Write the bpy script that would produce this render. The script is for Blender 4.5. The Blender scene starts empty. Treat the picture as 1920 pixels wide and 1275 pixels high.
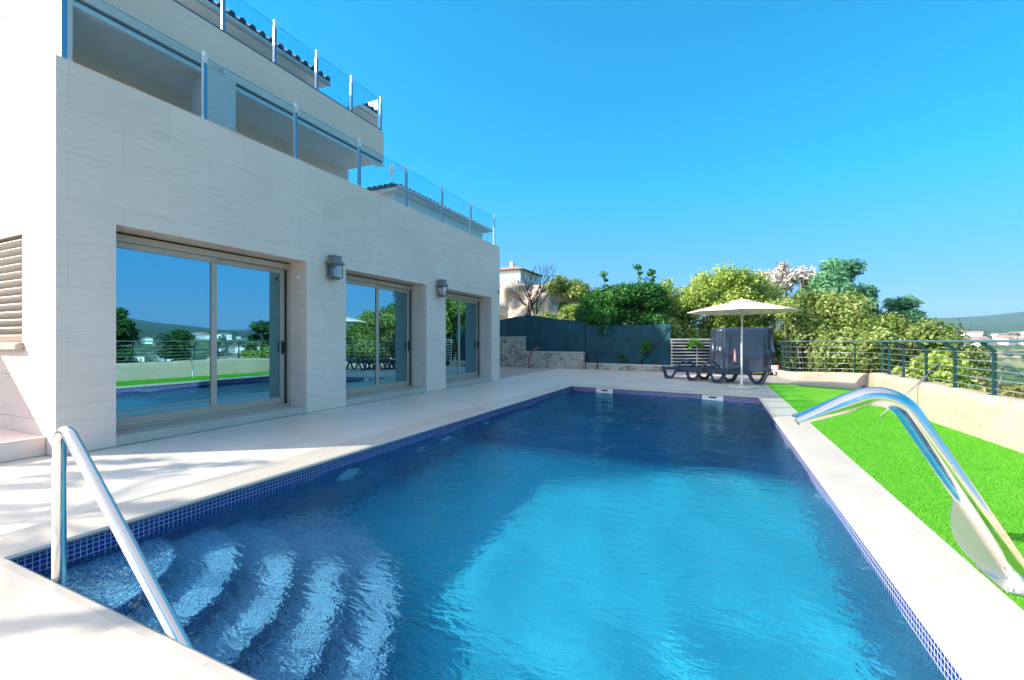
import bpy, math, random
import numpy as np
from mathutils import Vector

SC = bpy.context.scene
COL = SC.collection
R = math.radians

# ------------------------------------------------------------------ helpers
class MB:
    """collects faces of one mesh; UVs are box-projected in metres"""
    def __init__(s): s.v = []; s.f = []; s.mi = []; s.cur = 0; s.smooth = []; s.sm = False
    def add(s, vs, fs):
        b = len(s.v); s.v += [tuple(map(float, p)) for p in vs]
        for f in fs:
            s.f.append(tuple(b + i for i in f)); s.mi.append(s.cur); s.smooth.append(s.sm)
        return s
    def quad(s, *p): return s.add(p, [tuple(range(len(p)))])
    def box(s, x0, x1, y0, y1, z0, z1):
        v = [(x, y, z) for z in (z0, z1) for y in (y0, y1) for x in (x0, x1)]
        return s.add(v, [(0,2,3,1),(4,5,7,6),(0,1,5,4),(2,6,7,3),(0,4,6,2),(1,3,7,5)])
    def obox(s, c, ax, ay, az):
        """oriented box: centre and three half-axis vectors"""
        c, ax, ay, az = map(Vector, (c, ax, ay, az))
        v = [c + i*ax + j*ay + k*az for k in (-1,1) for j in (-1,1) for i in (-1,1)]
        return s.add(v, [(0,2,3,1),(4,5,7,6),(0,1,5,4),(2,6,7,3),(0,4,6,2),(1,3,7,5)])
    def bar(s, a, b, w, h, up=(0,0,1)):
        a, b = Vector(a), Vector(b); d = (b-a); L = d.length; d.normalize(); up = Vector(up)
        if abs(d.dot(up)) > .99: up = Vector((1,0,0))
        sd = d.cross(up).normalized(); u = sd.cross(d).normalized()
        return s.obox((a+b)/2, d*L/2, sd*w/2, u*h/2)
    def prism(s, poly, z0, z1):
        n = len(poly)
        v = [(x,y,z0) for x,y in poly] + [(x,y,z1) for x,y in poly]
        return s.add(v, [tuple(range(n-1,-1,-1)), tuple(range(n,2*n))] + [(i,(i+1)%n,n+(i+1)%n,n+i) for i in range(n)])
    def tube(s, pts, rad, n=10, flat=None, cap=True):
        """swept tube; rad = number or list; flat = (wide, thin) factors"""
        P = [Vector(p) for p in pts]; m = len(P)
        rr = rad if isinstance(rad, (list, tuple)) else [rad]*m
        T = []
        for i in range(m):
            t = (P[min(i+1,m-1)] - P[max(i-1,0)])
            T.append(t.normalized())
        ref = Vector((0,0,1)) if abs(T[0].z) < .9 else Vector((0,1,0))
        nrm = (ref - T[0]*ref.dot(T[0])).normalized()
        vs = []
        for i in range(m):
            nrm = (nrm - T[i]*nrm.dot(T[i])).normalized(); bi = T[i].cross(nrm)
            fw, ft = flat[i] if flat else (1,1)
            for k in range(n):
                a = 2*math.pi*k/n
                vs.append(P[i] + bi*(math.cos(a)*rr[i]*fw) + nrm*(math.sin(a)*rr[i]*ft))
        fs = [(i*n+k, i*n+(k+1)%n, (i+1)*n+(k+1)%n, (i+1)*n+k) for i in range(m-1) for k in range(n)]
        if cap: fs += [tuple(range(n-1,-1,-1)), tuple((m-1)*n+k for k in range(n))]
        o = s.sm; s.sm = True; s.add(vs, fs); s.sm = o
        return s
    def lathe(s, c, prof, n=24):
        vs = [(c[0]+r*math.cos(2*math.pi*k/n), c[1]+r*math.sin(2*math.pi*k/n), c[2]+z) for r, z in prof for k in range(n)]
        m = len(prof)
        fs = [(i*n+k, i*n+(k+1)%n, (i+1)*n+(k+1)%n, (i+1)*n+k) for i in range(m-1) for k in range(n)]
        o = s.sm; s.sm = True; s.add(vs, fs); s.sm = o
        return s
    def build(s, name, mats, parent=None, bevel=0):
        me = bpy.data.meshes.new(name)
        org = Vector((0,0,0))
        p = parent
        while p is not None: org += p.location; p = p.parent
        me.from_pydata([(x-org.x, y-org.y, z-org.z) for x,y,z in s.v], [], s.f)
        if not isinstance(mats, (list, tuple)): mats = [mats]
        for m in mats: me.materials.append(m)
        me.polygons.foreach_set('material_index', s.mi)
        me.polygons.foreach_set('use_smooth', s.smooth)
        uvl = me.uv_layers.new(name='UVMap')
        me.update()
        uv = np.zeros((len(me.loops), 2))
        for pl in me.polygons:
            nx, ny, nz = map(abs, pl.normal)
            for li in pl.loop_indices:
                x, y, z = s.v[me.loops[li].vertex_index]
                if nz >= nx and nz >= ny: uv[li] = (x, y)
                elif nx >= ny: uv[li] = (y, z)
                else: uv[li] = (x, z)
        uvl.data.foreach_set('uv', uv.ravel())
        o = bpy.data.objects.new(name, me); COL.objects.link(o)
        if parent is not None: o.parent = parent
        if bevel:
            b = o.modifiers.new('bevel', 'BEVEL'); b.width = bevel; b.segments = 2; b.limit_method = 'ANGLE'
        return o

def tag(o, label=None, cat=None, group=None, kind=None):
    if label: o['label'] = label
    if cat: o['category'] = cat
    if group: o['group'] = group
    if kind: o['kind'] = kind
    return o

def thing(name, loc, label, cat, group=None):
    o = bpy.data.objects.new(name, None); COL.objects.link(o); o.location = loc
    o.empty_display_size = .2
    return tag(o, label, cat, group)

def copy_tree(o, parent=None):
    c = o.copy(); COL.objects.link(c)
    if parent is not None: c.parent = parent
    for ch in list(o.children): copy_tree(ch, c)
    return c

def np_mesh(name, V, F, mats, parent=None, attr=None, smooth=False, mi=None):
    """fast mesh from numpy arrays; F = (n,k)"""
    me = bpy.data.meshes.new(name)
    org = np.zeros(3); p = parent
    while p is not None: org += np.array(p.location); p = p.parent
    V = np.asarray(V, float) - org; F = np.asarray(F, np.int32)
    n, k = F.shape
    me.vertices.add(len(V)); me.vertices.foreach_set('co', V.ravel())
    me.loops.add(n*k); me.loops.foreach_set('vertex_index', F.ravel())
    me.polygons.add(n); me.polygons.foreach_set('loop_start', np.arange(0, n*k, k, dtype=np.int32))
    me.polygons.foreach_set('loop_total', np.full(n, k, np.int32))
    if smooth: me.polygons.foreach_set('use_smooth', np.ones(n, bool))
    for m in (mats if isinstance(mats, (list, tuple)) else [mats]): me.materials.append(m)
    if mi is not None: me.polygons.foreach_set('material_index', np.asarray(mi, np.int32))
    me.update(calc_edges=True)
    if attr is not None:
        a = me.attributes.new('tone', 'FLOAT', 'FACE'); a.data.foreach_set('value', np.asarray(attr, np.float32))
    me.validate()
    o = bpy.data.objects.new(name, me); COL.objects.link(o)
    if parent is not None: o.parent = parent
    return o

# ------------------------------------------------------------------ materials
class NT:
    def __init__(s, name):
        s.m = bpy.data.materials.new(name); s.m.use_nodes = True
        s.t = s.m.node_tree; s.t.nodes.clear()
        s.out = s.n('OutputMaterial')
    def n(s, typ, **kw):
        nd = s.t.nodes.new('ShaderNode' + typ)
        for k, v in kw.items():
            if hasattr(nd, k) and k not in ('Scale',): setattr(nd, k, v)
        return nd
    def set(s, nd, **kw):
        for k, v in kw.items():
            i = nd.inputs[k.replace('_', ' ')]
            if hasattr(v, 'is_output'): s.t.links.new(v, i)
            else:
                if isinstance(v, tuple) and len(v) == 3 and len(i.default_value) == 4: v = v + (1,)
                i.default_value = v
        return nd
    def link(s, a, b): s.t.links.new(a, b)
    def uv(s, obj=False):
        c = s.n('TexCoord'); return c.outputs['Object' if obj else 'UV']
    def map(s, vec, scale=(1,1,1), rot=(0,0,0), loc=(0,0,0)):
        m = s.n('Mapping'); s.link(vec, m.inputs['Vector'])
        m.inputs['Scale'].default_value = scale; m.inputs['Rotation'].default_value = rot; m.inputs['Location'].default_value = loc
        return m.outputs[0]
    def noise(s, vec, scale, detail=4, rough=.55, dist=0):
        n = s.n('TexNoise'); s.link(vec, n.inputs['Vector'])
        s.set(n, Scale=scale, Detail=detail, Roughness=rough, Distortion=dist); return n.outputs['Fac']
    def ramp(s, fac, *stops):
        r = s.n('ValToRGB'); s.link(fac, r.inputs[0]); e = r.color_ramp.elements
        while len(e) < len(stops): e.new(.5)
        for el, (p, c) in zip(e, stops):
            el.position = p; el.color = c if len(c) == 4 else tuple(c) + (1,)
        return r.outputs[0]
    def mix(s, fac, a, b, mode='MIX'):
        m = s.n('Mix'); m.data_type = 'RGBA'; m.blend_type = mode
        for i, v in ((0, fac), (6, a), (7, b)):
            if hasattr(v, 'is_output'): s.link(v, m.inputs[i])
            else: m.inputs[i].default_value = (tuple(v) + (1,) if isinstance(v, tuple) and len(v) == 3 else v)
        return m.outputs[2]
    def math(s, op, a, b=0.0):
        m = s.n('Math'); m.operation = op
        for i, v in ((0, a), (1, b)):
            if hasattr(v, 'is_output'): s.link(v, m.inputs[i])
            else: m.inputs[i].default_value = v
        return m.outputs[0]
    def bump(s, h, strength=.3, dist=.01):
        b = s.n('Bump'); s.link(h, b.inputs['Height']); b.inputs['Strength'].default_value = strength; b.inputs['Distance'].default_value = dist
        return b.outputs[0]
    def pr(s, **kw):
        p = s.n('BsdfPrincipled'); s.set(p, **kw); s.link(p.outputs[0], s.out.inputs[0]); return p

def plain(name, col, rough=.5, metal=0, var=.12, scale=6, bump=0, spec=.5):
    t = NT(name); c = t.uv(True); n = t.noise(c, scale, 5)
    lo = tuple(x*(1-var) for x in col); hi = tuple(min(1, x*(1+var)) for x in col)
    kw = dict(Base_Color=t.ramp(n, (.3, lo), (.7, hi)), Metallic=metal)
    kw['Roughness'] = rough
    p = t.pr(**kw); p.inputs['Specular IOR Level'].default_value = spec
    if bump: t.link(t.bump(t.noise(c, scale*6, 6), bump, .01), p.inputs['Normal'])
    return t.m

def travertine(name, joint=.35, tint=(1,1,1)):
    """pale stone, drawn-out horizontal veins, thin panel joints"""
    t = NT(name); u = t.uv()
    w = t.map(u, (1, 1, 1))
    veins = t.noise(t.map(u, (.5, 7, 1)), 2.6, 8, .72, .8)
    fine = t.noise(t.map(u, (2, 26, 1)), 3, 5, .6, .5)
    big = t.noise(u, .9, 4, .5)
    pits = t.noise(t.map(u, (7, 26, 1)), 3.0, 3, .5)
    c = t.ramp(veins, (.30, (.74*tint[0], .57*tint[1], .46*tint[2])), (.47, (.91*tint[0], .72*tint[1], .605*tint[2])), (.7, (.93*tint[0], .75*tint[1], .65*tint[2])))
    c = t.mix(.25, c, t.ramp(fine, (.35, (.82, .64, .54)), (.65, (.93, .76, .67))), 'MIX')
    c = t.mix(.5, c, t.ramp(big, (.3, (.88, .87, .86)), (.7, (1, 1, 1))), 'MULTIPLY')
    c = t.mix(t.ramp(pits, (.765, (0,0,0)), (.80, (.55,.55,.55))), c, (.30, .25, .20))
    b = t.n('TexBrick'); t.link(t.map(u, (1,1,1), loc=(.13, .13, 0)), b.inputs['Vector'])
    b.offset = .5
    t.set(b, Scale=1.0, Mortar_Size=.0035, Mortar_Smooth=.2, Brick_Width=1.0, Row_Height=.497, Color1=(1,1,1), Color2=(.955,.95,.94), Mortar=(1-joint,)*3, Bias=0.0)
    c = t.mix(1.0, c, b.outputs['Color'], 'MULTIPLY')
    p = t.pr(Base_Color=c, Roughness=.55); p.inputs['Specular IOR Level'].default_value = .3
    t.link(t.bump(t.math('ADD', veins, t.math('MULTIPLY', b.outputs['Fac'], -.6)), .18, .006), p.inputs['Normal'])
    return t.m

def paving(name, base, jointk=.86, bw=.8, rh=.4):
    t = NT(name); u = t.uv()
    n = t.noise(u, 1.3, 6, .6); f = t.noise(u, 38, 4, .6)
    c = t.ramp(n, (.3, tuple(x*.87 for x in base)), (.7, tuple(x*1.05 for x in base)))
    c = t.mix(.3, c, t.ramp(f, (.35, (.88,)*3), (.65, (1,)*3)), 'MULTIPLY')
    b = t.n('TexBrick'); t.link(u, b.inputs['Vector']); b.offset = 0
    t.set(b, Scale=1.0, Mortar_Size=.0022, Mortar_Smooth=.3, Brick_Width=bw, Row_Height=rh, Color1=(1,1,1), Color2=(.97,.97,.97), Mortar=(jointk,)*3)
    c = t.mix(1.0, c, b.outputs['Color'], 'MULTIPLY')
    p = t.pr(Base_Color=c, Roughness=.42); p.inputs['Specular IOR Level'].default_value = .5
    t.link(t.bump(f, .12, .003), p.inputs['Normal'])
    return t.m

def mosaic(name, c1, c2, grout, size=.032, mort=.0044, rough=.18):
    t = NT(name); u = t.uv()
    b = t.n('TexBrick'); t.link(u, b.inputs['Vector']); b.offset = 0
    t.set(b, Scale=1.0, Mortar_Size=mort/2, Mortar_Smooth=.1, Brick_Width=size, Row_Height=size, Color1=c1, Color2=c2, Mortar=grout, Bias=0.0)
    n = t.noise(u, 2.2, 3)
    c = t.mix(.35, b.outputs['Color'], t.ramp(n, (.3, (.7,.7,.75)), (.7, (1.15,1.15,1.15))), 'MULTIPLY')
    p = t.pr(Base_Color=c, Roughness=t.math('ADD', t.math('MULTIPLY', b.outputs['Fac'], .5), rough))
    t.link(t.bump(t.math('SUBTRACT', 1.0, b.outputs['Fac']), .35, .002), p.inputs['Normal'])
    return t.m

def leafy(name, dark, light, yellow=None, trans=.35):
    t = NT(name); a = t.n('Attribute'); a.attribute_name = 'tone'
    stops = [(0, dark), (.6, light)] + ([(1, yellow)] if yellow else [])
    c = t.ramp(a.outputs['Fac'], *stops)
    d = t.n('BsdfPrincipled'); t.set(d, Base_Color=c, Roughness=.55); d.inputs['Specular IOR Level'].default_value = .35
    tr = t.n('BsdfTranslucent'); t.link(t.mix(1.0, c, (1.0, 1.15, .45), 'MULTIPLY'), tr.inputs[0])
    m = t.n('MixShader'); m.inputs[0].default_value = trans
    t.link(d.outputs[0], m.inputs[1]); t.link(tr.outputs[0], m.inputs[2]); t.link(m.outputs[0], t.out.inputs[0])
    return t.m

def window_glass(name):
    """solar-control glazing: a strong blue-green mirror over a tinted see-through body"""
    t = NT(name)
    g = t.n('BsdfGlossy'); t.set(g, Color=(.33, .72, .86), Roughness=0.0)
    tr = t.n('BsdfTransparent'); tr.inputs[0].default_value = (.10, .20, .22, 1)
    lw = t.n('LayerWeight'); lw.inputs[0].default_value = .35
    f = t.math('ADD', t.math('MULTIPLY', lw.outputs['Fresnel'], .4), .55)
    m = t.n('MixShader'); t.link(f, m.inputs[0]); t.link(tr.outputs[0], m.inputs[1]); t.link(g.outputs[0], m.inputs[2])
    t.link(m.outputs[0], t.out.inputs[0]); return t.m

def clear_glass(name, col=(.86, .95, .98), k=1.0):
    t = NT(name)
    g = t.n('BsdfGlossy'); t.set(g, Color=(1,1,1), Roughness=0.0)
    tr = t.n('BsdfTransparent'); tr.inputs[0].default_value = col + (1,)
    fr = t.n('Fresnel'); fr.inputs[0].default_value = 1.5
    m = t.n('MixShader'); t.link(t.math('MULTIPLY', fr.outputs[0], k), m.inputs[0]); t.link(tr.outputs[0], m.inputs[1]); t.link(g.outputs[0], m.inputs[2])
    t.link(m.outputs[0], t.out.inputs[0]); return t.m

def water_mat():
    t = NT('pool_water'); c = t.uv(True)
    g = t.n('BsdfGlass'); t.set(g, Color=(.52, .90, 1.0), Roughness=0.0, IOR=1.333)
    n1 = t.noise(t.map(c, (1, 2.1, 1), rot=(0,0,.35)), 3.6, 3, .6, .6)
    n2 = t.noise(t.map(c, (1, 1.8, 1), rot=(0,0,-.3)), 11, 3, .55, .4)
    n3 = t.noise(t.map(c, (1, 1.4, 1), rot=(0,0,.6)), 30, 2, .5, .3)
    h = t.math('ADD', n1, t.math('ADD', t.math('MULTIPLY', n2, .42), t.math('MULTIPLY', n3, .14)))
    b = t.bump(h, .5, .045); t.link(b, g.inputs['Normal'])
    t.link(g.outputs[0], t.out.inputs[0]); return t.m

def rubble(name):
    """mixed field stone laid in pale mortar"""
    t = NT(name); u = t.uv()
    w = t.n('VectorMath'); w.operation = 'ADD'
    ns = t.n('TexNoise'); t.link(u, ns.inputs['Vector']); t.set(ns, Scale=3.0, Detail=3.0)
    sc = t.n('VectorMath'); sc.operation = 'SCALE'; t.link(ns.outputs['Color'], sc.inputs[0]); sc.inputs['Scale'].default_value = .16
    t.link(u, w.inputs[0]); t.link(sc.outputs[0], w.inputs[1])
    v = t.n('TexVoronoi'); t.link(w.outputs[0], v.inputs['Vector']); t.set(v, Scale=4.2)
    e = t.n('TexVoronoi'); e.feature = 'DISTANCE_TO_EDGE'; t.link(w.outputs[0], e.inputs['Vector']); t.set(e, Scale=4.2)
    sep = t.n('SeparateColor'); t.link(v.outputs['Color'], sep.inputs[0])
    c = t.ramp(sep.outputs[0], (0, (.42,.36,.29)), (.25, (.55,.49,.41)), (.45, (.34,.20,.12)), (.62, (.58,.53,.46)), (.8, (.27,.22,.18)), (1, (.46,.33,.22)))
    c = t.mix(.4, c, t.ramp(t.noise(u, 25, 5), (.3, (.6,.6,.6)), (.7, (1.1,1.1,1.1))), 'MULTIPLY')
    c = t.mix(t.ramp(e.outputs[0], (.02, (0,0,0)), (.07, (1,1,1))), (.56, .52, .46), c)
    p = t.pr(Base_Color=c, Roughness=.85)
    t.link(t.bump(t.ramp(e.outputs[0], (0, (0,0,0)), (.2, (1,1,1))), .7, .03), p.inputs['Normal'])
    return t.m

def render_wall(name):
    """cream rendered wall with small ochre stains"""
    t = NT(name); c = t.uv(True)
    n = t.noise(c, 1.1, 6, .6); s = t.noise(t.map(c, (1.2,1.2,2.4)), 2.1, 5, .65, .6)
    col = t.ramp(n, (.3, (.40,.325,.245)), (.7, (.47,.395,.31)))
    col = t.mix(t.ramp(s, (.60, (0,0,0)), (.74, (.65,.65,.65))), col, (.27, .16, .08))
    p = t.pr(Base_Color=col, Roughness=.85)
    t.link(t.bump(t.noise(c, 30, 6), .35, .006), p.inputs['Normal']); return t.m

def lawn_mat():
    t = NT('artificial_turf'); c = t.uv(True)
    n = t.noise(c, 1.6, 4); f = t.noise(t.map(c, (1,1,1)), 120, 3, .6)
    col = t.ramp(n, (.3, (.075,.32,.010)), (.7, (.115,.40,.02)))
    st_ = t.noise(t.map(c, (2.2, .7, 1), rot=(0,0,.5)), 1.4, 4, .6)
    col = t.mix(t.ramp(st_, (.45, (0,0,0)), (.75, (.55,.55,.55))), col, (.20, .44, .05))
    col = t.mix(.25, col, t.ramp(f, (.3, (.6,.6,.6)), (.7, (1.2,1.2,1.2))), 'MULTIPLY')
    p = t.pr(Base_Color=col, Roughness=.8); p.inputs['Specular IOR Level'].default_value = .2
    t.link(t.bump(f, .5, .012), p.inputs['Normal']); return t.m

def terrain_mat():
    t = NT('valley_ground'); c = t.uv(True)
    sx = t.n('SeparateXYZ'); t.link(c, sx.inputs[0])
    v = t.n('TexVoronoi'); t.link(t.map(c, (1,1,0)), v.inputs['Vector']); t.set(v, Scale=.014)
    sep = t.n('SeparateColor'); t.link(v.outputs['Color'], sep.inputs[0])
    field = t.ramp(sep.outputs[0], (0, (.06,.14,.04)), (.3, (.11,.22,.05)), (.5, (.34,.29,.16)), (.65, (.08,.18,.04)), (.85, (.46,.40,.28)), (1, (.10,.22,.05)))
    n = t.noise(c, .05, 8, .65); field = t.mix(t.ramp(n, (.42, (0,0,0)), (.55, (1,1,1))), field, (.035, .065, .022))
    near = t.ramp(t.noise(c, .9, 6, .65), (.3, (.07,.11,.025)), (.5, (.16,.18,.05)), (.7, (.30,.27,.12)))
    forest = t.ramp(t.noise(c, .03, 8, .7), (.3, (.016,.045,.022)), (.55, (.03,.075,.032)), (.75, (.07,.10,.05)))
    d = t.n('VectorMath'); d.operation = 'LENGTH'; t.link(c, d.inputs[0])
    r = d.outputs['Value']
    col = t.mix(t.ramp(t.math('MULTIPLY', r, 1/100), (.25, (0,0,0)), (.6, (1,1,1))), near, field)
    col = t.mix(t.ramp(t.math('MULTIPLY', r, 1/2000), (.5, (0,0,0)), (.62, (1,1,1))), col, forest)
    p = t.pr(Base_Color=col, Roughness=.95); p.inputs['Specular IOR Level'].default_value = .1
    return t.m

def steel(name, col=(.84,.80,.75), rough=.15):
    t = NT(name); c = t.uv(True)
    n = t.noise(t.map(c, (1,1,1)), 14, 5)
    t.pr(Base_Color=col, Metallic=1.0, Roughness=t.ramp(n, (.3, (rough*.6,)*3), (.7, (rough*1.7,)*3))); return t.m

M = dict(
    trav=travertine('travertine_front', .17), trav_side=travertine('travertine_side', .55),
    trav_up=travertine('travertine_upper', .06, (.99,.975,.96)),
    deck=paving('deck_stone', (.66,.605,.53), .80, 1.2, .6), coping=paving('coping_stone', (.55,.50,.43), .72, .6, .6),
    pave=paving('back_paving', (.40,.365,.33), .8, .4, .4),
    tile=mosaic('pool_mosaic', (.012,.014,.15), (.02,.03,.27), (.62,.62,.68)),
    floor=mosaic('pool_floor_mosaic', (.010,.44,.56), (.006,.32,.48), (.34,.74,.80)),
    floor_shade=mosaic('pool_floor_shade_mosaic', (.006,.05,.22), (.008,.03,.17), (.16,.26,.42)),  # darker copy of the floor mosaic: far-end shade and dark reflections in its colour
    tread=mosaic('pool_step_mosaic', (.11,.17,.44), (.05,.08,.32), (.90,.91,.90), .036, .008),
    water=water_mat(), glass=window_glass('tinted_glazing'), clear=clear_glass('clear_glass'),
    lamp_glass=clear_glass('lamp_glass', (.9,.95,1.0), 1.6),
    bal_glass=clear_glass('balustrade_glass', (.70,.89,.985), 1.0),
    side_glass=clear_glass('sky_tint_side_glass', (.55,.68,.80), 1.0),  # darkened copy of balustrade glass: tint dulls the sunlit wall, mimics sky reflection
    glass_edge=plain('glass_edge', (.05,.33,.42), .2),
    alu=plain('bronze_aluminium', (.50,.41,.33), .42, .15, .05), alu_lt=plain('cream_aluminium', (.50,.44,.37), .45, .1, .05),
    dark=plain('dark_interior', (.012,.016,.018), .8), black=plain('black_plastic', (.015,.015,.017), .4),
    post=plain('sky_blue_post', (.09,.30,.48), .35, .3, .06), white=plain('white_paint', (.80,.80,.79), .4, 0, .03),  # post blue mimics the sky's reflection on bare aluminium
    drip=plain('dark_flashing', (.10,.11,.15), .4, .4), plaster=plain('white_plaster', (.70,.68,.64), .8, 0, .05, 3, .2),
    soffit=plain('soffit_paint', (.84,.80,.74), .8, 0, .03), inner=travertine('terrace_wall_stone', .05, (1.02,1.0,.96)),
    tiles=plain('roof_tile', (.30,.19,.14), .85, 0, .35, 9, .3), tile_dark=plain('roof_tile_end', (.05,.045,.05), .9),
    gutter=plain('zinc_gutter', (.55,.54,.52), .4, .5), block=paving('grey_block_wall', (.52,.50,.47), .82, .4, .9),
    steel=steel('polished_steel'), steel_b=plain('brushed_steel', (.55,.55,.53), .36, .85, .05, 3),
    lantern=plain('pewter_lantern', (.26,.235,.215), .4, .6), bulb=plain('white_bulb', (.8,.8,.8), .3),
    rubble=rubble('rubble_masonry'), cap=plain('wall_cap', (.60,.56,.51), .8, 0, .06, 8, .2),
    cream=render_wall('cream_render'), lawn=lawn_mat(),
    net=plain('blue_green_netting', (.004,.058,.078), .85, 0, .35, 2.5, .3), rail=plain('teal_painted_steel', (.013,.055,.055), .4, .2, .08),
    rail_lt=plain('galvanised_rail', (.17,.29,.30), .35, .6), wire=plain('stainless_wire', (.50,.55,.54), .35, .7),
    slat=plain('pale_slat', (.55,.53,.50), .6), shadowgap=plain('dark_backing', (.015,.018,.02), .9),
    tarp=plain('navy_tarpaulin', (.022,.036,.066), .33, 0, .25, 3, .15, .6), resin=plain('navy_resin', (.022,.038,.075), .33, 0, .08, 5),
    canvas=plain('cream_canvas', (.86,.71,.57), .85, 0, .05, 5, .1), pole_w=plain('white_pole', (.74,.74,.72), .35),
    red=plain('red_hose', (.42,.04,.07), .4), pink=plain('pink_plastic', (.62,.22,.26), .5), rubber=plain('black_rubber', (.02,.02,.02), .7),
    bark=plain('grey_bark', (.15,.125,.10), .9, 0, .3, 12, .5), bark_d=plain('dark_bark', (.05,.042,.04), .9, 0, .3, 12, .5),
    twig=plain('silver_twig', (.40,.37,.35), .9, 0, .2), rock=plain('tan_rock', (.55,.44,.35), .95, 0, .42, 2.4, 1.0),
    terrain=terrain_mat(),
    ivy=leafy('ivy_leaf', (.015,.075,.015), (.04,.20,.03), (.12,.34,.07)),
    hedge=leafy('hedge_leaf', (.14,.23,.03), (.38,.50,.10), (.72,.72,.32)),
    bush=leafy('pale_bush_leaf', (.10,.16,.035), (.27,.37,.09), (.60,.60,.28)),
    pine=leafy('pine_needle', (.06,.21,.13), (.15,.38,.20), (.32,.54,.28)),
    conif=leafy('conifer_needle', (.012,.05,.014), (.035,.12,.03), (.08,.2,.05)),
    greyleaf=leafy('grey_leaf', (.40,.38,.35), (.60,.57,.54), (.80,.77,.73), .15),
    vine=leafy('vine_leaf', (.03,.12,.01), (.08,.26,.03), (.2,.4,.06)),
    dry=leafy('dry_grass', (.14,.15,.04), (.32,.30,.10), (.5,.42,.2)),
    grass=leafy('turf_blade', (.04,.22,.008), (.10,.42,.018), (.2,.55,.05), .25),
    far_tree=leafy('far_tree', (.012,.035,.014), (.03,.07,.025), (.06,.10,.03), 0.0),
)

# ------------------------------------------------------------------ camera, light, sky
LENS = 830/1920*36
TH = math.atan(385/830)
cam = bpy.data.cameras.new('camera'); camo = bpy.data.objects.new('camera', cam); COL.objects.link(camo)
cam.sensor_width = 36; cam.lens = LENS; cam.shift_y = 2.5/1920; cam.clip_start = .05; cam.clip_end = 20000
camo.location = (0, 0, 1.25); camo.rotation_euler = (R(90), 0, TH)
SC.camera = camo

SUN_EL = R(32.5)
sdir = Vector((.826*math.cos(SUN_EL), .563*math.cos(SUN_EL), -math.sin(SUN_EL)))
sun = bpy.data.lights.new('sun', 'SUN'); suno = bpy.data.objects.new('sun', sun); COL.objects.link(suno)
sun.energy = 2.75; sun.angle = R(.53); sun.color = (1.0, .91, .77)
suno.rotation_euler = sdir.to_track_quat('-Z', 'Y').to_euler(); suno.location = (-20, -15, 20)

W = bpy.data.worlds.new('World'); SC.world = W; W.use_nodes = True
wt = W.node_tree; bg = wt.nodes['Background']
sky = wt.nodes.new('ShaderNodeTexSky'); sky.sky_type = 'NISHITA'; sky.sun_disc = False
sky.sun_elevation = SUN_EL; sky.sun_rotation = math.atan2(-.826, -.563)
sky.air_density = 1.0; sky.dust_density = .1; sky.ozone_density = 2.0; sky.altitude = 50
# the sky is whiter and brighter towards the sun and deeper blue away from it
hs = wt.nodes.new('ShaderNodeHueSaturation'); gn = wt.nodes.new('ShaderNodeTexCoord')
dp_ = wt.nodes.new('ShaderNodeVectorMath'); dp_.operation = 'DOT_PRODUCT'; dp_.inputs[1].default_value = (-.826, -.563, 0)
wt.links.new(gn.outputs['Generated'], dp_.inputs[0])
def mrange(lo, hi, a, b):
    q = wt.nodes.new('ShaderNodeMapRange'); q.interpolation_type = 'SMOOTHSTEP'
    for k_, v_ in zip(('From Min', 'From Max', 'To Min', 'To Max'), (lo, hi, a, b)): q.inputs[k_].default_value = v_
    wt.links.new(dp_.outputs['Value'], q.inputs['Value']); return q.outputs[0]
# unseen sky overhead is brightened and whitened to lift the shade on facade and deck
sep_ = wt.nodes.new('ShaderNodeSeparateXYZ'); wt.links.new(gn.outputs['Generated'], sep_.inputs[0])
def overhead_fill(base, to):
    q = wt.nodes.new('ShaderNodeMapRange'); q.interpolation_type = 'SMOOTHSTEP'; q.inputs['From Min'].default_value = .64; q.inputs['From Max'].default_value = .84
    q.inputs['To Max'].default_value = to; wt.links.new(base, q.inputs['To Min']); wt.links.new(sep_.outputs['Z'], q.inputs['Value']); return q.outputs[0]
wt.links.new(overhead_fill(mrange(.25, .85, 1.5, .7), .85), hs.inputs['Saturation']); wt.links.new(overhead_fill(mrange(.3, .9, 1.0, 3.0), 1.3), hs.inputs['Value'])
ml = wt.nodes.new('ShaderNodeVectorMath'); ml.operation = 'MULTIPLY'; ml.inputs[1].default_value = (1.32, .985, .73)
wt.links.new(sky.outputs[0], hs.inputs['Color']); wt.links.new(hs.outputs[0], ml.inputs[0]); sz_ = wt.nodes.new('ShaderNodeSeparateXYZ'); wt.links.new(gn.outputs['Generated'], sz_.inputs[0])
zr = wt.nodes.new('ShaderNodeMapRange'); wt.links.new(sz_.outputs['Z'], zr.inputs['Value'])
for k_, v_ in zip(('From Min', 'From Max', 'To Min', 'To Max'), (0, .3, 0.0, 1.0)): zr.inputs[k_].default_value = v_
zm = wt.nodes.new('ShaderNodeMix'); zm.data_type = 'VECTOR'; zm.inputs[4].default_value = (.42, .31, .46); zm.inputs[5].default_value = (1, 1, 1)
wt.links.new(zr.outputs[0], zm.inputs[0])
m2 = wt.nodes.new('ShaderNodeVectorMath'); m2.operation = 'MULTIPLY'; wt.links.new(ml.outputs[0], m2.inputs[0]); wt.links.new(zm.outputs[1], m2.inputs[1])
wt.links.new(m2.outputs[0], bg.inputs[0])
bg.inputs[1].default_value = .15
tc = wt.nodes.new('ShaderNodeTexCoord'); va = wt.nodes.new('ShaderNodeVectorMath'); va.inputs[1].default_value = (0, 0, .17)
vn = wt.nodes.new('ShaderNodeVectorMath'); vn.operation = 'NORMALIZE'
wt.links.new(tc.outputs['Generated'], va.inputs[0]); wt.links.new(va.outputs[0], vn.inputs[0]); wt.links.new(vn.outputs[0], sky.inputs['Vector'])
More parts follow.
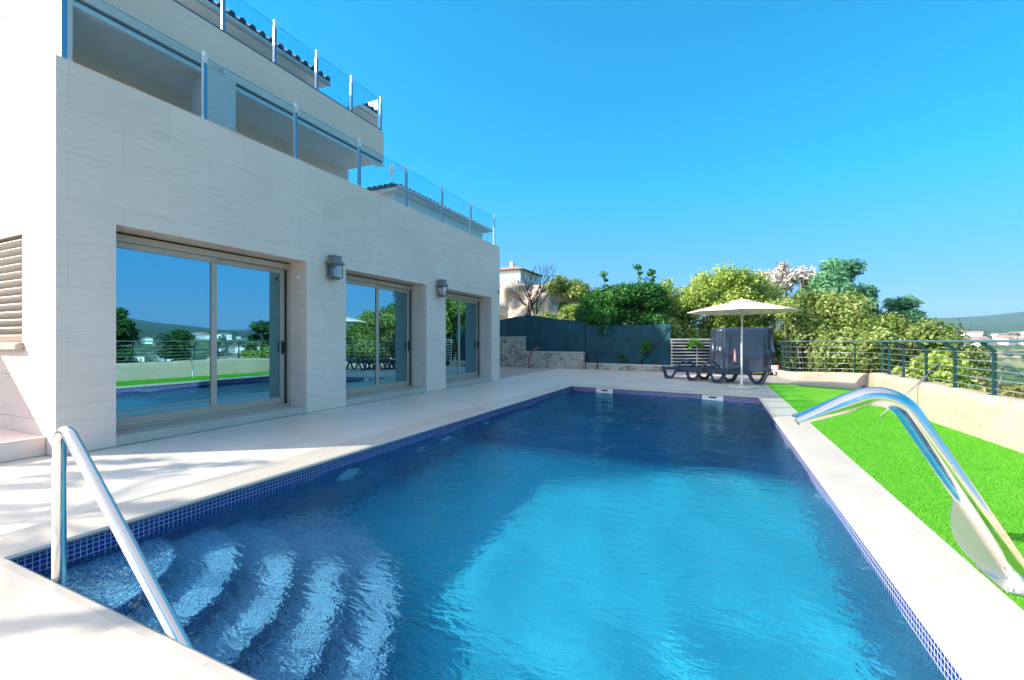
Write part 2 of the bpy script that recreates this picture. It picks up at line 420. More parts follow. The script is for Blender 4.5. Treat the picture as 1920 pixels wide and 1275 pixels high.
SC.view_settings.view_transform = 'Standard'; SC.view_settings.look = 'None'
SC.view_settings.exposure = 1.72; SC.view_settings.gamma = 1
cy = SC.cycles
cy.use_denoising = True
try: cy.denoiser = 'OPENIMAGEDENOISE'
except Exception: pass
cy.max_bounces = 10; cy.transparent_max_bounces = 24; cy.transmission_bounces = 8; cy.glossy_bounces = 5; cy.diffuse_bounces = 4
cy.sample_clamp_indirect = 6; cy.sample_clamp_direct = 0
cy.caustics_reflective = False; cy.caustics_refractive = True; cy.blur_glossy = .3

# ------------------------------------------------------------------ ground sheets
XL, XR, Y0 = -3.78, .87, 1.07                       # pool edges
def yfar(x): return 12.17 - (x + 3.78)*.145
WZ = -.155                                          # water level
PD = -1.5                                           # pool floor
rng = np.random.default_rng(7)

def sst(a, b, x): t = np.clip((x-a)/(b-a), 0, 1); return t*t*(3-2*t)
def vnoise(x, y, seed):
    r = np.random.default_rng(seed); o = np.zeros_like(x)
    for k in range(14):
        a = r.uniform(0, 2*np.pi); f = 2**r.uniform(0, 3.2); o += np.sin((x*np.cos(a)+y*np.sin(a))*f + r.uniform(0, 6.28))/f
    return o
def height(x, y):
    e = x - 4.3 - .12*np.maximum(0, y-10)
    z = -.08 - 34*(1-np.exp(-np.maximum(e, 0)/42.))
    z += vnoise(x*.05, y*.05, 3)*.5*sst(4, 30, e)
    z = z + 6.0*sst(27, 34, y)*sst(-6.5, -11.5, x)
    rr = np.hypot(x, y); az = np.degrees(np.arctan2(x, y))
    z += sst(500, 1150, rr)*44*sst(-15, 10, az)
    amp = np.interp(az, [-180, -20, 0, 12, 17, 22, 30, 38, 46, 55, 60, 66, 75, 90, 120, 180], [60, 60, 80, 82, 78, 74, 110, 160, 150, 110, 118, 128, 110, 130, 100, 60])
    nz = vnoise(x*.0022, y*.0022, 5)*16 + vnoise(az*.12, rr*.0005, 9)*4
    z += sst(1150, 2600, rr)*(amp - 12 + nz*sst(1150, 1800, rr)) - sst(2600, 3600, rr)*30
    return z
nr, na = 86, 288
rad = 6.75*np.power(3600/6.75, np.linspace(0, 1, nr)); ang = np.linspace(0, 2*np.pi, na, endpoint=False)
GX = -1.5 + np.outer(rad, np.cos(ang)); GY = 6.5 + np.outer(rad, np.sin(ang))
V = np.stack([GX, GY, height(GX, GY)], -1).reshape(-1, 3)
i, j = np.meshgrid(np.arange(nr-1), np.arange(na), indexing='ij'); j2 = (j+1) % na
F = np.stack([i*na+j, (i+1)*na+j, (i+1)*na+j2, i*na+j2], -1).reshape(-1, 4)
tag(np_mesh('ground', V, F, M['terrain'], smooth=True), kind='structure')

# deck of pale stone: house side, front and far side of the pool, with a hole for pool and lawn
CW = .42                                            # coping width
cin = [(XL, Y0), (XR, Y0), (XR, yfar(XR)), (XL, yfar(XL))]
cout = [(XL-CW, Y0-CW), (XR+CW, Y0-CW), (XR+CW, yfar(XR+CW)+CW), (XL-CW, yfar(XL-CW)+CW)]
m = MB()
d = -.006
m.quad((-16,-7,d), (XL-CW,-7,d), (XL-CW,Y0-CW,d), (XL-CW,yfar(XL-CW)+CW,d), (XL-CW,13.6,d), (-16,13.6,d))
m.quad((XL-CW,-7,d), (6,-7,d), (6,-1.0,d), (XR+CW,-1.0,d), (XR+CW,Y0-CW,d), (XL-CW,Y0-CW,d))
m.quad((XL-CW,yfar(XL-CW)+CW,d), (XR+CW,yfar(XR+CW)+CW,d), (XR+CW,15.15,d), (-.1,19.1,d), (-5.5,19.75,d), (-6.75,19.8,d), (-6.5,13.6,d), (XL-CW,13.6,d))
tag(m.build('deck', M['deck']), kind='structure')
m = MB(); m.quad((-6.505,13.05,-.002), (-6.75,19.8,-.002), (-10.2,20.4,-.002), (-12,13.05,-.002))
m.add([(XR+CW,15.15,-.01), (1.9,15.2,-.01), (3.3,14.2,-.01), (4.1,16.6,-.01), (2.5,19.6,-.01), (-.1,19.3,-.01), (-.1,19.1,-.01)], [(0,1,2,3,4,5)])
tag(m.build('pavement', M['pave']), kind='structure')
m = MB(); m.prism([(-6.50,13.07), (-6.44,13.07), (-6.69,19.75), (-6.75,19.75)], -.02, .012)
tag(m.build('paving_kerb', M['cap']), kind='structure')

# coping slabs, rounded nose over the water
m = MB(); n = 4
NO = .035                                           # nose overhang
cn = [(XL+NO, Y0+NO), (XR-NO, Y0+NO), (XR-NO, yfar(XR)-NO), (XL+NO, yfar(XL)-NO)]
for k in range(4):
    a, b = cout[k], cout[(k+1)%4]; c, e = cn[(k+1)%4], cn[k]
    prof = [(0, 0), (.86, 0), (.96, -.006), (1, -.02), (.97, -.04), (.86, -.045)]
    ring = []
    for t, z in prof:
        ring.append(((a[0]+(e[0]-a[0])*t, a[1]+(e[1]-a[1])*t, z), (b[0]+(c[0]-b[0])*t, b[1]+(c[1]-b[1])*t, z)))
    for (p0, q0), (p1, q1) in zip(ring, ring[1:]): m.quad(p0, q0, q1, p1)
tag(m.build('pool_coping', M['coping']), kind='structure')

# pool basin
m = MB(); m.cur = 0
zt = -.043
for k in range(4):
    a, b = cin[k], cin[(k+1)%4]
    m.quad((a[0],a[1],zt), (b[0],b[1],zt), (b[0],b[1],-2.7), (a[0],a[1],-2.7))
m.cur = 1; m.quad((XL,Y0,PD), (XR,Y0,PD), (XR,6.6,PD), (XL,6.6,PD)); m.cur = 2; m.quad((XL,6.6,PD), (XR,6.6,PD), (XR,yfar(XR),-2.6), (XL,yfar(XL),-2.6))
basin = m.build('pool_basin', [M['tile'], M['floor'], M['floor_shade']]); tag(basin, kind='structure')
# stairs descending from the house side along the front wall
m = MB(); rs_ = [0, .82, 1.17, 1.52, 1.87, 2.22]; zs = [-.30, -.50, -.70, -.90, -1.10]; NA = 28; puv = []
for k in range(5):
    zb = zs[k+1] if k < 4 else PD
    for q in range(NA):
        a0, a1 = math.pi/2*q/NA, math.pi/2*(q+1)/NA
        P_ = lambda r_, a, z: (XL + .002 + r_*math.cos(a), Y0 + .002 + r_*math.sin(a), z)
        r0, r1 = max(rs_[k], .001), rs_[k+1]; rm = 1.152
        m.cur = 1; m.quad(P_(r0,a0,zs[k]), P_(r1,a0,zs[k]), P_(r1,a1,zs[k]), P_(r0,a1,zs[k])); puv.append([(a0*rm,r0),(a0*rm,r1),(a1*rm,r1),(a1*rm,r0)])
        m.cur = 0; m.quad(P_(r1,a0,zs[k]), P_(r1,a1,zs[k]), P_(r1,a1,zb), P_(r1,a0,zb)); puv.append([(a0*rm,zs[k]),(a1*rm,zs[k]),(a1*rm,zb),(a0*rm,zb)])
steps = m.build('pool_steps', [M['tile'], M['tread']])
uvd = steps.data.uv_layers[0].data
for pl, uvs in zip(steps.data.polygons, puv):
    for li, c_ in zip(pl.loop_indices, uvs): uvd[li].uv = c_
tag(steps, kind='structure')

# water surface with real ripples
nx, ny = 150, 340
u = np.linspace(XL-.004, XR+.004, nx); w = np.linspace(0, 1, ny)
WX = np.repeat(u[None, :], ny, 0); WY = (Y0-.004) + w[:, None]*(yfar(WX)+.004 - Y0 + .004)
h = np.zeros_like(WX); rw = np.random.default_rng(21)
for k in range(90):
    lam = .5*2**rw.uniform(0, 2.1); a = rw.normal(.95, .75); kx, ky = np.cos(a)*2*np.pi/lam, np.sin(a)*2*np.pi/lam
    h += lam**1.1*.00055*np.sin(WX*kx + WY*ky + rw.uniform(0, 6.28) + .8*np.sin(WX*1.3+k) + .8*np.sin(WY*.9+2*k))
jet = 1 + 1.2*np.exp(-((WX+1.2)**2 + (WY-2.4)**2)/1.6) + .7*sst(7, 11, WY)
V = np.stack([WX, WY, WZ + h*jet], -1).reshape(-1, 3)
i, j = np.meshgrid(np.arange(ny-1), np.arange(nx-1), indexing='ij')
F = np.stack([i*nx+j, i*nx+j+1, (i+1)*nx+j+1, (i+1)*nx+j], -1).reshape(-1, 4)
water = tag(np_mesh('water', V, F, M['water'], smooth=True), kind='structure')
# sunlight is refracted through the real surface
sun.cycles.is_caustics_light = True
water.cycles.is_caustics_caster = True
for o in (basin, steps): o.cycles.is_caustics_receiver = True

# lawn of artificial turf
lawn = [(XR+CW, -1.0), (3.3, -1.0), (3.1, 6.88), (2.97, 11.15), (3.3, 12.9), (3.25, 14.3), (2.6, 14.72), (1.9, 15.2), (XR+CW, 15.15)]
m = MB(); m.add([(x, y, -.004) for x, y in lawn], [tuple(range(len(lawn)))])
tag(m.build('lawn', M['lawn']), kind='structure')
nb = 150000
bx = rng.uniform(XR+CW, 3.1, nb); by = 1.6 + 9.5*rng.uniform(0, 1, nb)**2.2
keep = bx < np.interp(by, [6.88, 11.15], [3.1, 2.97]); bx, by = bx[keep], by[keep]; nb = len(bx)
hh = rng.uniform(.007, .016, nb); a = rng.uniform(0, 2*np.pi, nb); ww = .0010 + by*.00030
ln = rng.normal(0, .010, (nb, 2)) + np.array([.004, .006])
V = np.zeros((nb, 3, 3)); V[:, 0] = np.stack([bx+np.cos(a)*ww, by+np.sin(a)*ww, 0*bx-.004], -1); V[:, 1] = np.stack([bx-np.cos(a)*ww, by-np.sin(a)*ww, 0*bx-.004], -1)
V[:, 2] = np.stack([bx+ln[:, 0], by+ln[:, 1], hh], -1)
tag(np_mesh('grass', V.reshape(-1, 3), np.arange(nb*3).reshape(-1, 3), M['grass'], attr=np.clip(rng.normal(.5, .13, nb), 0, 1)), kind='stuff')

# ------------------------------------------------------------------ the villa
villa = thing('house', (-6.5, 2.27, 0), 'modern villa clad in pale travertine with glass railings and three sliding doors', 'house')
FX, NY, FY, TOP = -6.5, 2.27, 13.05, 4.36
doors = [(2.80, 5.50), (6.40, 9.01), (9.86, 12.48)]
DZ0, DZ1 = .11, 2.645
RX = -6.96                                          # plane of the door frames

def holed_x(mb, x, y0, y1, z0, z1, holes, depth):
    """wall facing +X with rectangular holes and reveals"""
    ys = sorted({y0, y1, *[h[0] for h in holes], *[h[1] for h in holes]}); zs_ = sorted({z0, z1, *[h[2] for h in holes], *[h[3] for h in holes]})
    for a, b in zip(ys, ys[1:]):
        for c, e in zip(zs_, zs_[1:]):
            if any(h[0] <= a and b <= h[1] and h[2] <= c and e <= h[3] for h in holes): continue
            mb.quad((x,a,c), (x,b,c), (x,b,e), (x,a,e))
    for a, b, c, e in holes:
        X = x-depth
        mb.quad((x,a,c),(X,a,c),(X,a,e),(x,a,e)); mb.quad((x,b,c),(x,b,e),(X,b,e),(X,b,c))
        mb.quad((x,a,e),(X,a,e),(X,b,e),(x,b,e)); mb.quad((x,a,c),(x,b,c),(X,b,c),(X,a,c))
def holed_y(mb, y, x0, x1, z0, z1, holes, depth):
    xs_ = sorted({x0, x1, *[h[0] for h in holes], *[h[1] for h in holes]}); zs_ = sorted({z0, z1, *[h[2] for h in holes], *[h[3] for h in holes]})
    for a, b in zip(xs_, xs_[1:]):
        for c, e in zip(zs_, zs_[1:]):
            if any(h[0] <= a and b <= h[1] and h[2] <= c and e <= h[3] for h in holes): continue
            mb.quad((a,y,c), (b,y,c), (b,y,e), (a,y,e))
    for a, b, c, e in holes:
        Y = y+depth
        mb.quad((a,y,c),(a,Y,c),(a,Y,e),(a,y,e)); mb.quad((b,y,c),(b,y,e),(b,Y,e),(b,Y,c))
        mb.quad((a,y,e),(a,Y,e),(b,Y,e),(b,y,e)); mb.quad((a,y,c),(b,y,c),(b,Y,c),(a,Y,c))

m = MB()
holed_x(m, FX, NY, FY, 0, TOP, [(a, b, DZ0, DZ1) for a, b in doors], .52)
m.cur = 1
LV = (-9.2, -7.32, 1.24, 2.70)                      # louvred window in the side wall
holed_y(m, NY, -13.0, FX, 0, TOP, [LV], .12)
m.cur = 0
m.quad((FX,FY,0), (-13,FY,0), (-13,FY,TOP), (FX,FY,TOP))
tz = TOP                                            # parapet top, inside faces and terrace floor
m.quad((FX,NY,tz), (FX,FY,tz), (FX-.22,FY-.22,tz), (FX-.22,NY+.22,tz)); m.quad((FX,NY,tz), (FX-.22,NY+.22,tz), (-13,NY+.22,tz), (-13,NY,tz))
m.quad((FX,FY,tz), (-13,FY,tz), (-13,FY-.22,tz), (FX-.22,FY-.22,tz))
m.quad((FX-.22,NY+.22,3.4), (FX-.22,FY-.22,3.4), (FX-.22,FY-.22,tz), (FX-.22,NY+.22,tz))
m.quad((FX-.22,NY+.22,3.4), (-13,NY+.22,3.4), (-13,NY+.22,tz), (FX-.22,NY+.22,tz))
m.quad((FX-.22,FY-.22,3.4), (-13,FY-.22,3.4), (-13,FY-.22,tz), (FX-.22,FY-.22,tz))
m.quad((FX-.22,NY+.22,3.4), (-13,NY+.22,3.4), (-13,FY-.22,3.4), (FX-.22,FY-.22,3.4))
m.build('wall', [M['trav'], M['trav_side']], villa)
# dark rooms behind the glazing
m = MB()
x0, x1 = -11.5, RX-.06
m.quad((x0,NY+.2,.1), (x1,NY+.2,.1), (x1,FY-.2,.1), (x0,FY-.2,.1)); m.quad((x0,NY+.2,2.9), (x1,NY+.2,2.9), (x1,FY-.2,2.9), (x0,FY-.2,2.9))
m.quad((x0,NY+.2,.1), (x0,FY-.2,.1), (x0,FY-.2,2.9), (x0,NY+.2,2.9)); m.quad((x0,NY+.2,.1), (x1,NY+.2,.1), (x1,NY+.2,2.9), (x0,NY+.2,2.9)); m.quad((x0,FY-.2,.1), (x1,FY-.2,.1), (x1,FY-.2,2.9), (x0,FY-.2,2.9))
ye = [NY+.2] + [v for dd in doors for v in dd] + [FY-.2]
for a, b in zip(ye[::2], ye[1::2]): m.quad((x1,a,.1), (x1,b,.1), (x1,b,2.9), (x1,a,2.9))
for a, b in doors: m.quad((x1,a,2.645), (x1,b,2.645), (x1,b,2.9), (x1,a,2.9))
m.build('interior', M['dark'], villa)
# plinth along the side wall, and door thresholds
m = MB(); m.box(-13, -6.72, 1.72, NY-.003, -.004, .2); m.build('plinth', M['trav_side'], villa, .008)
for a, b in doors:
    m = MB(); m.box(FX-.505, FX+.012, a+.003, b-.003, .0, DZ0+.004); m.build('door_sill', M['coping'], villa, .006)
    # sliding door: fixed frame, two leaves, blind box, handle
    m = MB(); z0, z1 = DZ0+.006, DZ1-.002; ya, yb = a+.002, b-.002; fx = RX
    m.box(fx-.05, fx+.06, ya, yb, z0, z0+.035)                 # bottom track
    m.box(fx-.05, fx+.055, yb-.05, yb, z0+.037, z1-.12); m.box(fx-.05, fx+.055, ya, ya+.05, z0+.037, z1-.12)
    md = (a+b)/2 + .02
    def leaf(x, l, r):
        m.box(x-.02, x+.02, l, r, z0+.037, z0+.155); m.box(x-.02, x+.02, l, r, z1-.20, z1-.122)
        m.box(x-.0195, x+.0195, l, l+.085, z0+.156, z1-.201); m.box(x-.0195, x+.0195, r-.085, r, z0+.156, z1-.201)
    leaf(fx+.03, ya+.052, md+.055); leaf(fx-.022, md-.055, yb-.075)
    dr = m.build('sliding_door', M['alu'], villa, .003)
    m = MB(); m.box(fx-.05, fx+.075, ya, yb, z1-.118, z1-.028); m.build('blind_box', M['alu_lt'], dr, .004)
    m = MB(); m.box(fx-.045, fx+.035, ya, yb, z1-.027, z1-.002); m.box(fx-.045, fx+.02, yb-.073, yb-.052, z0+.037, z1-.122); m.build('shadow_gap', M['black'], dr)
    for x, l, r in ((fx+.03, ya+.052, md+.055), (fx-.022, md-.055, yb-.075)):
        m = MB(); m.quad((x,l+.08,z0+.15), (x,r-.08,z0+.15), (x,r-.08,z1-.195), (x,l+.08,z1-.195)); m.build('pane', M['glass'], dr)
    m = MB(); yh = yb-.075-.045
    m.box(fx-.002, fx+.012, yh-.02, yh+.02, 1.02, 1.26); m.bar((fx+.012,yh,1.22), (fx+.05,yh,1.22), .02, .02); m.bar((fx+.05,yh,1.24), (fx+.05,yh,1.05), .024, .018)
    m.build('handle', M['black'], dr, .003)

# louvred window on the sunny side wall
m = MB(); a, b, c, e = LV
m.box(a, b, NY+.09, NY+.118, c, e)
lw = m.build('louvre_window', M['alu_lt'], villa)
m = MB(); m.box(a+.001, b-.001, NY+.005, NY+.088, e-.20, e-.001); m.box(b-.05, b-.001, NY+.02, NY+.088, c+.001, e-.202); m.build('frame', M['alu_lt'], lw, .004)
m = MB()
for k in range(13):
    z = c + .05 + k*.094; m.obox(((a+b)/2-.03, NY+.05, z), ((b-a)/2-.03,0,0), (0,.030,-.030), (0,.005,.006))
tag(m.build('louvre_slats', M['alu_lt'], lw))
m = MB(); m.box(a, b+.05, NY-.075, NY-.001, c-.085, c-.028); m.box(a, b+.03, NY-.05, NY-.001, c-.027, c-.004); m.build('window_sill', M['alu_lt'], lw, .004)

# covered terrace of the upper storey
UX, UN, UF, UB, UT = -7.5, 2.72, 8.62, 5.70, 6.43
BX = -8.74
m = MB()
m.box(-16, UX, UN, UF, UB, UT)                                  # parapet band and slab
m.cur = 0
m.box(UX-.34, UX-.002, 4.40, 4.90, 3.4, UB-.002)                # column
m.box(-16, UX-.003, UN, UN+.06, 3.4, UB-.003)                   # near end wall
m.build('upper_wall', M['trav_up'], villa)
m = MB(); m.box(-16, BX, UN+.062, 8.70, 3.4, UB-.003); m.build('terrace_wall', M['inner'], villa)
m = MB(); m.quad((BX,UN+.06,UB-.004), (UX-.35,UN+.06,UB-.004), (UX-.35,UF,UB-.004), (BX,UF,UB-.004)); m.build('soffit', M['soffit'], villa)
for l, r in ((UN+.07, 4.39), (4.91, UF+.0)):
    m = MB(); m.box(UX-.20, UX-.06, l, r, UB-.10, UB-.008); m.build('awning_cassette', M['white'], villa, .01)
    m = MB(); m.box(UX-.058, UX-.04, l, r, UB-.03, UB-.006); m.build('awning_slot', M['drip'], villa)
m = MB(); m.box(UX-.08, UX-.03, UN+.05, UF-.05, UT, UT+.05); m.build('glass_channel', M['drip'], villa)
m = MB(); m.bar((UX-.1,UF-.2,UB-.04), (UX-.1,UF+.12,UB-.04), .05, .03); m.build('awning_arm', M['white'], villa)

# third storey with tiled roof
TX, TN, TF, TZ = -10.4, 4.0, 8.75, 8.42
m = MB(); m.box(-15, TX, TN, TF, UT, TZ); m.build('top_storey_wall', M['block'], villa)
def tiled(parent_name, parent, eave_a, eave_b, up, pitch=.24, clip=None, rr=.085):
    """half-round tiles running from the eave line along UP; clip(t) gives the length at fraction t"""
    A, B, U = Vector(eave_a), Vector(eave_b), Vector(up); n_ = max(2, int((B-A).length/pitch))
    m = MB()
    for k in range(n_+1):
        t = k/n_; L = clip(t) if clip else 1.0
        if L < .05: continue
        p = A + (B-A)*t; q = p + U*L
        m.tube([p, p + (q-p)*.5, q], [rr, rr*.96, rr*.92], 8, cap=False)
        m.cur = 1; m.tube([p + U.normalized()*.012, p + U.normalized()*.03], rr*.9, 8); m.cur = 0
    L0, L1 = (clip(0), clip(1)) if clip else (1, 1)
    if clip:
        pts = [A + (B-A)*(k/20) + U*clip(k/20) for k in range(20, -1, -1)]
        m.add([A, B] + pts, [tuple(range(2+len(pts)))])
    else: m.quad(A, B, B+U*L1, A+U*L0)
    return m.build(parent_name, [M['tiles'], M['tile_dark']], parent)
up = Vector((-2.6, 0, .95))
roof = tiled('roof', villa, (-9.95, TN-.3, TZ+.22), (-9.95, TF+.38, TZ+.22), up)
m = MB(); m.box(-12.8, -9.99, TN-.3, TF+.36, TZ+.002, TZ+.12); m.build('eave', M['plaster'], roof, .02)
m = MB(); m.tube([(-9.94, TN-.3, TZ+.08), (-9.94, TF+.42, TZ+.08)], .065, 10); m.build('gutter', M['gutter'], roof)

# glass balustrades on both terraces
def balustrade(x, ys, z, side=None, hgt=1.0, gap=.06, parent=villa):
    m = MB(); m.box(x-.02, x+.02, ys[0]-.03, ys[-1]+.03, z, z+.012)
    b = m.build('balustrade', M['drip'], parent)
    for y in ys:
        m = MB(); m.cur = 0; m.box(x-.022, x+.022, y-.025, y+.025, z+.013, z+hgt-.16); m.cur = 1; m.box(x-.02, x+.02, y-.022, y+.022, z+hgt-.159, z+hgt)
        m.box(x-.027, x+.022, y-.0285, y-.0255, z+.013, z+hgt-.16)  # white skin on the sun-facing side, its brightness painted on
        m.build('post', [M['post'], M['white']], b)
    for y0, y1 in zip(ys, ys[1:]):
        m = MB(); m.cur = 0; m.quad((x+.03,y0+.03,z+gap), (x+.03,y1-.03,z+gap), (x+.03,y1-.03,z+hgt-.1), (x+.03,y0+.03,z+hgt-.1))
        m.cur = 1; m.box(x+.026, x+.034, y0+.03, y1-.03, z+hgt-.1, z+hgt-.094)
        m.build('glass_panel', [M['bal_glass'], M['glass_edge']], b)
    if side:
        xe, npan = side
        step = (xe-x)/npan
        for k in range(npan):
            a, c = x+step*k, x+step*(k+1)
            m = MB(); m.cur = 0; m.quad((a-.03,ys[0]-.03,z+gap), (c+.03,ys[0]-.03,z+gap), (c+.03,ys[0]-.03,z+hgt-.1), (a-.03,ys[0]-.03,z+hgt-.1))
            m.cur = 1; m.box(c+.03, a-.03, ys[0]-.034, ys[0]-.026, z+hgt-.1, z+hgt-.094); m.build('glass_panel', [M['side_glass'], M['glass_edge']], b)
            m = MB(); m.cur = 0; m.box(c-.022, c+.022, ys[0]-.025, ys[0]+.025, z+.013, z+hgt-.05); m.build('post', [M['post'], M['white']], b)
    return b
balustrade(-6.6, [2.37+1.495*k for k in range(8)], TOP, (-12.6, 4))
b2 = balustrade(UX-.1, [UN+.1+.965*k for k in range(7)], UT, None, .9)
m = MB(); m.quad((UX-.13,UF-.08,UT+.06), (UX-3.2,UF-.08,UT+.06), (UX-3.2,UF-.08,UT+.8), (UX-.13,UF-.08,UT+.8)); m.build('glass_panel', M['bal_glass'], b2)
for x in (UX-1.1, UX-2.2):
    m = MB(); m.box(x-.02, x+.02, UF-.1, UF-.06, UT+.002, UT+.86); m.build('post', M['post'], b2)

# far wing with hipped tile roof (same travertine house behind the parapet)
wing = thing('house', (-11, 13.2, 0), 'neighbouring white house with hipped tile roof seen above the villa parapet', 'house')
m = MB(); m.box(-17, -11, 13.2, 20.1, 0, 6.86); m.build('wall', M['plaster'], wing)
m = MB(); m.box(-17.1, -10.72, 13.0, 20.3, 6.87, 6.97); m.build('eave', M['plaster'], wing, .03)
tiled('roof', wing, (-10.68, 12.95, 7.03), (-10.68, 20.45, 7.03), (-3.2, 0, .72), .26, lambda t: min(1.0, t*7.5/3.2))
tiled('roof', wing, (-10.68, 12.95, 7.03), (-17.0, 12.95, 7.03), (0, 3.2, .72), .26, lambda t: min(1.0, t*6.3/3.2))
m = MB(); m.tube([(-10.66, 13.0, 6.98), (-10.66, 20.5, 6.98)], .055, 8); m.build('gutter', M['gutter'], wing)
ant = thing('tv_antenna', (-11.3, 13.5, 7.25), 'white television antenna standing on the corner of the tiled roof', 'antenna')
m = MB(); m.tube([(-11.3,13.5,7.2), (-11.3,13.5,8.05)], .022, 8); m.build('mast', M['white'], ant)
m = MB(); m.tube([(-11.42,13.4,7.78), (-10.85,13.85,7.95)], .018, 6)
for t in (.1,.35,.6,.85):
    c = Vector((-11.42,13.4,7.78)).lerp(Vector((-10.85,13.85,7.95)), t); m.tube([c-Vector((.10,-.12,0)), c+Vector((.10,-.12,0))], .010, 5)
m.bar((-11.36,13.44,7.62), (-11.36,13.44,8.0), .05, .1); m.build('boom', M['white'], ant)

# wall lanterns
def lantern(y, label):
    z0 = 2.37; x = FX
    o = thing('wall_lantern', (x, y, z0), label, 'lamp', 'pewter wall lanterns on the pool facade')
    m = MB(); m.box(x+.002, x+.02, y-.06, y+.06, z0+.05, z0+.40); m.build('back_plate', M['lantern'], o, .004)
    cx = x+.115; w0 = .085
    m = MB()
    for sx in (-1,1):
        for sy in (-1,1): m.box(cx+sx*w0-.008, cx+sx*w0+.008, y+sy*w0*1.15-.008, y+sy*w0*1.15+.008, z0+.061, z0+.279)
    for z in (z0+.045, z0+.28): m.box(cx-w0-.014, cx+w0+.014, y-w0*1.15-.014, y+w0*1.15+.014, z, z+.016)
    m.prism([(cx-w0*.7,y-w0*.8),(cx+w0*.7,y-w0*.8),(cx+w0*.7,y+w0*.8),(cx-w0*.7,y+w0*.8)], z0+.012, z0+.044)
    m.build('lantern_frame', M['lantern'], o, .002)
    m = MB(); ring = [(.125, .297), (.105, .325), (.075, .37), (.07, .40), (.07, .43), (.085, .435), (.085, .45)]
    vs = [(cx+sx*r_, y+sy*r_*1.12, z0+z) for r_, z in ring for sx, sy in ((-1,-1),(1,-1),(1,1),(-1,1))]
    fs = [(i*4+k, i*4+(k+1)%4, i*4+4+(k+1)%4, i*4+4+k) for i in range(len(ring)-1) for k in range(4)] + [(24,25,26,27), (3,2,1,0)]
    m.add(vs, fs); m.build('lantern_roof', M['lantern'], o)
    m = MB(); w1 = w0-.002
    for sx, sy in ((-1,0),(1,0),(0,-1),(0,1)):
        if sx: m.quad(*[(cx+sx*w1, y+a*w1*1.1, z0+z) for a, z in ((-1,.062),(1,.062),(1,.279),(-1,.279))])
        else: m.quad(*[(cx+a*w1, y+sy*w1*1.15, z0+z) for a, z in ((-1,.062),(1,.062),(1,.279),(-1,.279))])
    m.build('glass', M['lamp_glass'], o)
    m = MB(); m.lathe((cx,y,z0+.062), [(0.001,0),(.022,0),(.022,.05),(.034,.09),(.03,.15),(.001,.165)], 12); m.build('bulb', M['bulb'], o)
lantern(6.02, 'pewter lantern on the pier between the first and second sliding doors')
lantern(9.52, 'pewter lantern on the pier between the second and third sliding doors')
# small fittings on the walls
o = thing('wall_switch', (-6.70, 5.5, 2.38), 'small white round fitting on the reveal of the largest sliding door', 'wall fitting')
m = MB(); m.tube([(-6.70,5.497,2.38), (-6.70,5.475,2.38)], .035, 16); m.build('back_plate', M['white'], o)
m = MB(); m.tube([(-6.70,5.474,2.38), (-6.70,5.45,2.375)], [.022,.018], 12); m.build('rocker', M['white'], o)
o = thing('wall_sensor', (FX, 12.93, 2.86), 'tiny dark grey sensor strip on the facade near the far corner', 'wall fitting')
m = MB(); m.box(FX+.002, FX+.03, 12.91, 12.95, 2.80, 2.94); m.build('casing', M['lantern'], o, .004)
o = thing('security_camera', (UX, 4.65, 5.79), 'tiny white camera on the upper band above the terrace column', 'camera')
m = MB(); m.box(UX+.002, UX+.02, 4.60, 4.70, 5.74, 5.84); m.build('back_plate', M['white'], o, .005)
m = MB(); m.tube([(UX+.021,4.65,5.79), (UX+.05,4.62,5.77), (UX+.09,4.58,5.76)], .028, 10); m.build('lens_tube', M['white'], o)
# garden wall off to the left that throws its slanted shade on the side wall
gw = MB(); gw.box(-9.25, -9.0, -4.2, 1.70, -.05, 1.85); gw.box(-9.27, -8.98, -4.2, 1.70, 1.853, 1.90)
tag(gw.build('garden_wall', M['trav_side']), 'plain pale garden wall standing left of the louvred window', 'wall')

# ------------------------------------------------------------------ pool fittings
def skimmer(xc, label):
    yc = yfar(xc); o = thing('pool_skimmer', (xc, yc, -.045), label, 'skimmer', 'white skimmers in the far pool wall')
    d_ = Vector((1, -.145, 0)).normalized(); n_ = Vector((-.145, -1, 0)).normalized()
    c = Vector((xc, yc, 0)) + n_*.012
    m = MB()
    for s_ in (-1, 1): m.obox(c + d_*s_*.205 + Vector((0,0,-.115)), d_*.03, n_*.011, (0,0,.072))
    m.obox(c + Vector((0,0,-.056)), d_*.174, n_*.0105, (0,0,.0125)); m.obox(c + Vector((0,0,-.18)), d_*.174, n_*.0105, (0,0,.012))
    for s_ in (-1, 1): m.obox(c + d_*s_*.13 - n_*.004 + Vector((0,0,-.118)), d_*.043, n_*.004, (0,0,.049))
    m.build('skimmer_frame', M['white'], o)
    m = MB(); m.obox(c - n_*.007 + Vector((0,0,-.09)), d_*.085, n_*.003, (0,0,.02)); m.build('mouth', M['black'], o)
    m = MB(); m.obox(c - n_*.001 + Vector((0,0,-.137)), d_*.085, n_*.006, (0,0,.026)); m.build('weir_flap', M['white'], o)
skimmer(-2.79, 'white skimmer in the far pool wall, the one nearer the house')
skimmer(-.10, 'white skimmer in the far pool wall below the parasol')
